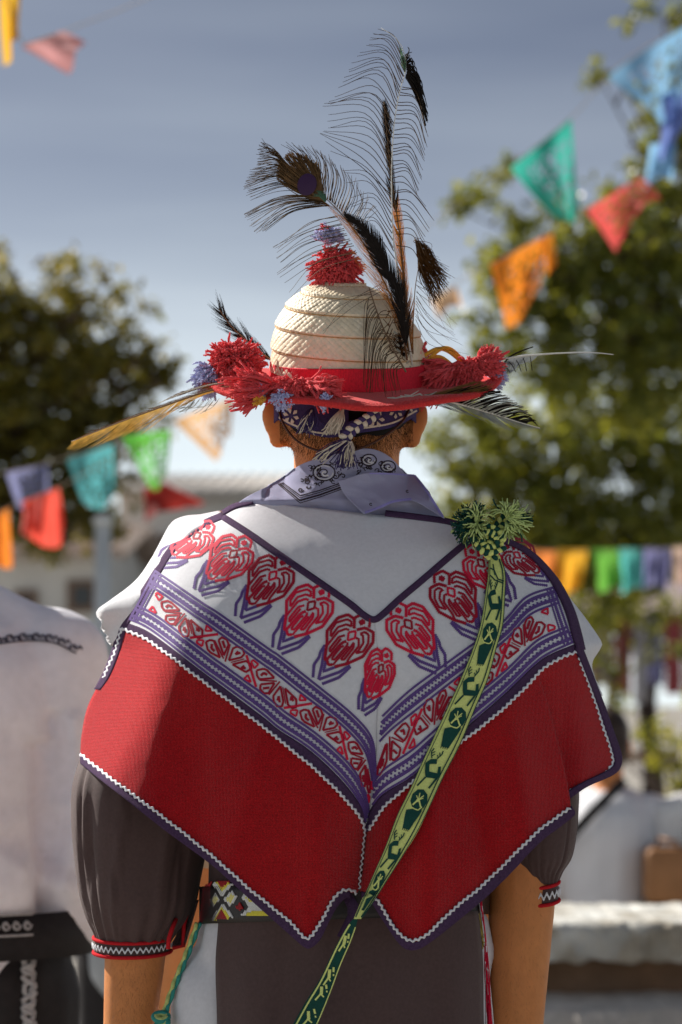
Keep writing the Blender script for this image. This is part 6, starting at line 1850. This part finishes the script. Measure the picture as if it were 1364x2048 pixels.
def rib_art(rb, f, s0, s1, phase, mm, wfun, parent_name, ground=None):
    g_ = MB(); y_ = MB()
    def toz(x, y):
        dx, dy = x - 740, y - 420
        return ((dx * -.413 + dy * .911) / 7.88, (dx * .911 + dy * .413) / 7.88 / 27.5)
    def P(pts, d0): return [rb(d0 + a, c) for a, c in (toz(*p) for p in pts)]
    def fill(mb, pts, d0, off):
        Q = P(pts, d0)
        if min(p[1] for p in Q) < 0: return
        mb.poly([f(*q_, off) for q_ in Q])
    pot = [(600, 540), (660, 575), (730, 605), (790, 560), (780, 640), (735, 710), (690, 780), (640, 840), (600, 890), (590, 930), (575, 900), (560, 915), (548, 880), (530, 895), (515, 862), (480, 872), (500, 790), (510, 700), (525, 640), (545, 575)]
    deer = [(250, 1110), (330, 1060), (350, 1040), (430, 1080), (420, 1165), (370, 1155), (310, 1140), (310, 1270), (430, 1330), (445, 1220), (485, 1220), (480, 1380), (430, 1425), (250, 1360), (240, 1250)]
    for k in range(-1, 8):
        d0 = phase + k * 181.0
        if d0 > s0 + 12 and d0 + 60 < s1:
            # pot split in convex bands so it follows the ribbon
            import itertools
            Lp = [(545, 565), (530, 620), (512, 700), (500, 780), (482, 868)]; Rp = [(785, 570), (778, 640), (735, 712), (668, 805), (592, 925)]
            for i in range(4): fill(g_, [Lp[i], Rp[i], Rp[i + 1], Lp[i + 1]], d0, .0022)
            for i in range(4):
                x_ = 490 + i * 30; stroke(g_, P([(x_, 865 + i * 14), (x_ - 12, 900 + i * 14)], d0), 1.6, lambda x, y, o: f(x, y, o), 0, 2, off=.0022)
            N = 18
            for i in range(N):
                a0, a1 = 2 * math.pi * i / N, 2 * math.pi * (i + 1) / N
                ra = 1 + .07 * (i % 2); rb2 = 1 + .07 * ((i + 1) % 2)
                fill(g_, [(740, 430), (740 + 128 * ra * math.cos(a0), 425 + 172 * ra * math.sin(a0)), (740 + 128 * rb2 * math.cos(a1), 425 + 172 * rb2 * math.sin(a1))], d0, .0020)
            for st_, w in (([(730, 420), (752, 312)], 2), ([(720, 410), (698, 345)], 2), ([(745, 415), (812, 370)], 2), ([(735, 430), (806, 412)], 1.8), ([(725, 420), (690, 455), (640, 500)], 3.2), ([(735, 420), (752, 500), (765, 560)], 3.2), ([(606, 470), (622, 535), (670, 575), (725, 605), (785, 560)], 2.4), ([(700, 440), (750, 440)], 5)):
                stroke(y_, P(st_, d0), w, lambda x, y, o: f(x, y, o), .2, 2.4, off=.0030)
        if d0 + 60 > s0 and d0 + 150 < s1:
            for q_ in ([(250, 1110), (335, 1058), (335, 1145), (310, 1150)], [(335, 1058), (430, 1080), (420, 1165), (335, 1145)], [(250, 1110), (312, 1140), (308, 1270), (240, 1260)], [(240, 1260), (308, 1270), (430, 1330), (430, 1425), (250, 1360)], [(430, 1425), (430, 1330), (445, 1220), (485, 1220), (480, 1380)]):
                fill(g_, q_, d0, .0022)
            for st_, w in (([(250, 1355), (118, 1478)], 3.4), ([(430, 1405), (300, 1560)], 3.8), ([(348, 1045), (345, 930), (385, 882)], 2.4), ([(352, 960), (400, 940)], 1.8), ([(352, 1005), (398, 985)], 1.8), ([(425, 1075), (500, 1010), (515, 955)], 2.4), ([(440, 1055), (430, 1008)], 1.8), ([(470, 1035), (465, 975)], 1.8)):
                stroke(g_, P(st_, d0), w, lambda x, y, o: f(x, y, o), .15, 2.4, off=.0022)
    for c, w in ((-.80, 1.4), (.70, 2.4), (.97, 1.6), (-.99, 1.2)):
        nn2 = 120
        stroke(g_, [rb(s0 + (s1 - s0) * i / nn2, c) for i in range(nn2 + 1)], w, lambda x, y, o: f(x, y, o), .3, 3.2, off=.0018)
    o = obj('woven_figures', g_, mm[0], STR, kind='stuff'); obj('pale_figures', y_, mm[1], o, kind='stuff')
# phase: distance along strap of the flower at (914, 1434)
best = min(range(0, int(rib.len)), key=lambda d: (rib(d, 0)[0] - 914) ** 2 + (rib(d, 0)[1] - 1434) ** 2)
rib_art(rib, SFr, 8, rib.len - 4, best - 181.0, (M_SGRN, M_SYEL), None, 'f')
m = MB()
for q_ in ([(981, 1136), (988, 1140), (996, 1158), (1008, 1162)], [(980, 1150), (990, 1160), (1006, 1166)], [(986, 1128), (990, 1150)]): stroke(m, q_, 2.6, SFr, .3, 2.5, off=.0022)
obj('woven_bars', m, M_SGRN, STR, kind='stuff')
# turned-over lower run, dark side out
A2, B2 = Curve([(712, 1832), (695, 1852), (672, 1892), (640, 1958), (610, 2006), (584, 2052), (540, 2130)]), Curve([(716, 1836), (712, 1852), (700, 1886), (681, 1930), (659, 1990), (634, 2050), (594, 2130)])
rib2 = Rib(A2, B2)
YB = spl([1830, 1880, 1960, 2130], [-.162, -.160, -.150, -.150])
SBk = lambda x, y, o=0.0: W(x, y, YB(y) - o)
m = MB(); m.grid([[SBk(*rib2(rib2.len * i / 120, -1 + 2 * j / 8)) for j in range(9)] for i in range(121)])
obj('ribbon', m, M_SGRN, STR, solid=.0014)
y_ = MB()
for c, w in ((-.72, 3.2), (.94, 2.2)): stroke(y_, [rib2(rib2.len * (.06 + .94 * i / 60), c) for i in range(61)], w, SBk, .25, 3, off=.0008)
for (d, s_) in ((38, 1), (112, 1), (150, .9), (205, 1), (245, 1)):
    q_ = lambda a, c: rib2(d + a * s_, c)
    for P_, w in (([(0, .1), (10, .4)], 4), ([(6, -.3), (24, .1)], 6), ([(22, -.1), (30, .5)], 3), ([(24, .0), (40, -.2)], 3.5), ([(14, .5), (18, .6)], 3)):
        stroke(y_, [q_(*p) for p in P_], w, SBk, .2, 2.5, off=.0009)
obj('pale_figures', y_, M_SYEL, STR, kind='stuff')
# knot and tassels on the shoulder
KY = -.078
c = W(972, 1070, KY)
for i, (path, nb, wd) in enumerate(([(985, 1116), (984, 1096), (982, 1076), (988, 1058)], 9, 11), ) if False else enumerate([([(984, 1114), (986, 1094), (990, 1072), (998, 1052), (1010, 1038)], 10, 11), ([(980, 1108), (974, 1090), (980, 1068), (970, 1054), (952, 1050)], 10, 11), ([(954, 1078), (966, 1096), (984, 1100), (1004, 1092)], 9, 12), ([(956, 1066), (974, 1058), (994, 1066), (1000, 1082)], 9, 12)]):
    braid(path, KY - .004 * i, .0032, nb, [M_SYEL, M_SGRN], STR, 'knot_braid', wd)
m = MB(); m.ball(W(978, 1078, KY + .006), (.012, .009, .013), 10, 8); obj('knot_core', m, M_SGRN, STR)
tg, ty = MB(), MB()
def burst(mb, root, a0, a1, n, L, r, seed, y=KY - .012, curl_=.6):
    rg = random.Random(seed)
    for _ in range(n):
        a = R(rg.uniform(a0, a1)); l = L * rg.uniform(.4, 1.1); b = rg.gauss(0, curl_)
        P_ = []
        for i in range(7):
            t = i / 6; aa = a + b * t
            P_.append(W(root[0] + math.cos(aa) * l * t, root[1] - math.sin(aa) * l * t + 5 * t * t, y - .012 * math.sin(rg.random() * .4 + t * 2) * (1 if rg.random() > .5 else -.4)))
        mb.tube(P_, r, 4, False)
burst(tg, (948, 1046), 60, 260, 190, 44, .0006, 1, KY - .010); burst(ty, (952, 1046), 40, 110, 30, 50, .0007, 2, KY - .016); burst(ty, (954, 1046), 180, 330, 46, 32, .0007, 3, KY - .018); burst(ty, (946, 1050), 150, 250, 36, 42, .0006, 9, KY - .006)
burst(ty, (1012, 1036), -35, 5, 40, 52, .0007, 4, KY - .008); burst(ty, (1012, 1034), 35, 110, 60, 40, .0007, 5, KY - .010); burst(ty, (1012, 1036), 5, 40, 30, 44, .0007, 10, KY - .008); burst(tg, (1016, 1034), -2, 12, 40, 48, .0006, 6, KY - .006, .08); burst(ty, (1010, 1042), -80, -40, 26, 40, .0007, 7, KY - .006)
for P_ in ([(1010, 1030), (998, 1018), (990, 1008), (986, 998)], [(1014, 1040), (1030, 1060), (1042, 1070), (1044, 1084)], [(950, 1040), (946, 1018), (950, 1000), (954, 1014), (950, 1036)], [(988, 1040), (990, 1024), (1004, 1022)]):
    tg.tube([W(*q_, KY - .012) for q_ in Curve(P_).pts(14)], .0009, 5)
obj('green_tassel', tg, M_SGRN, STR, kind='stuff'); obj('lime_tassel', ty, mat('lime_yarn', (.50, .62, .24), .85, .2, noise=(500, .15)), STR, kind='stuff')
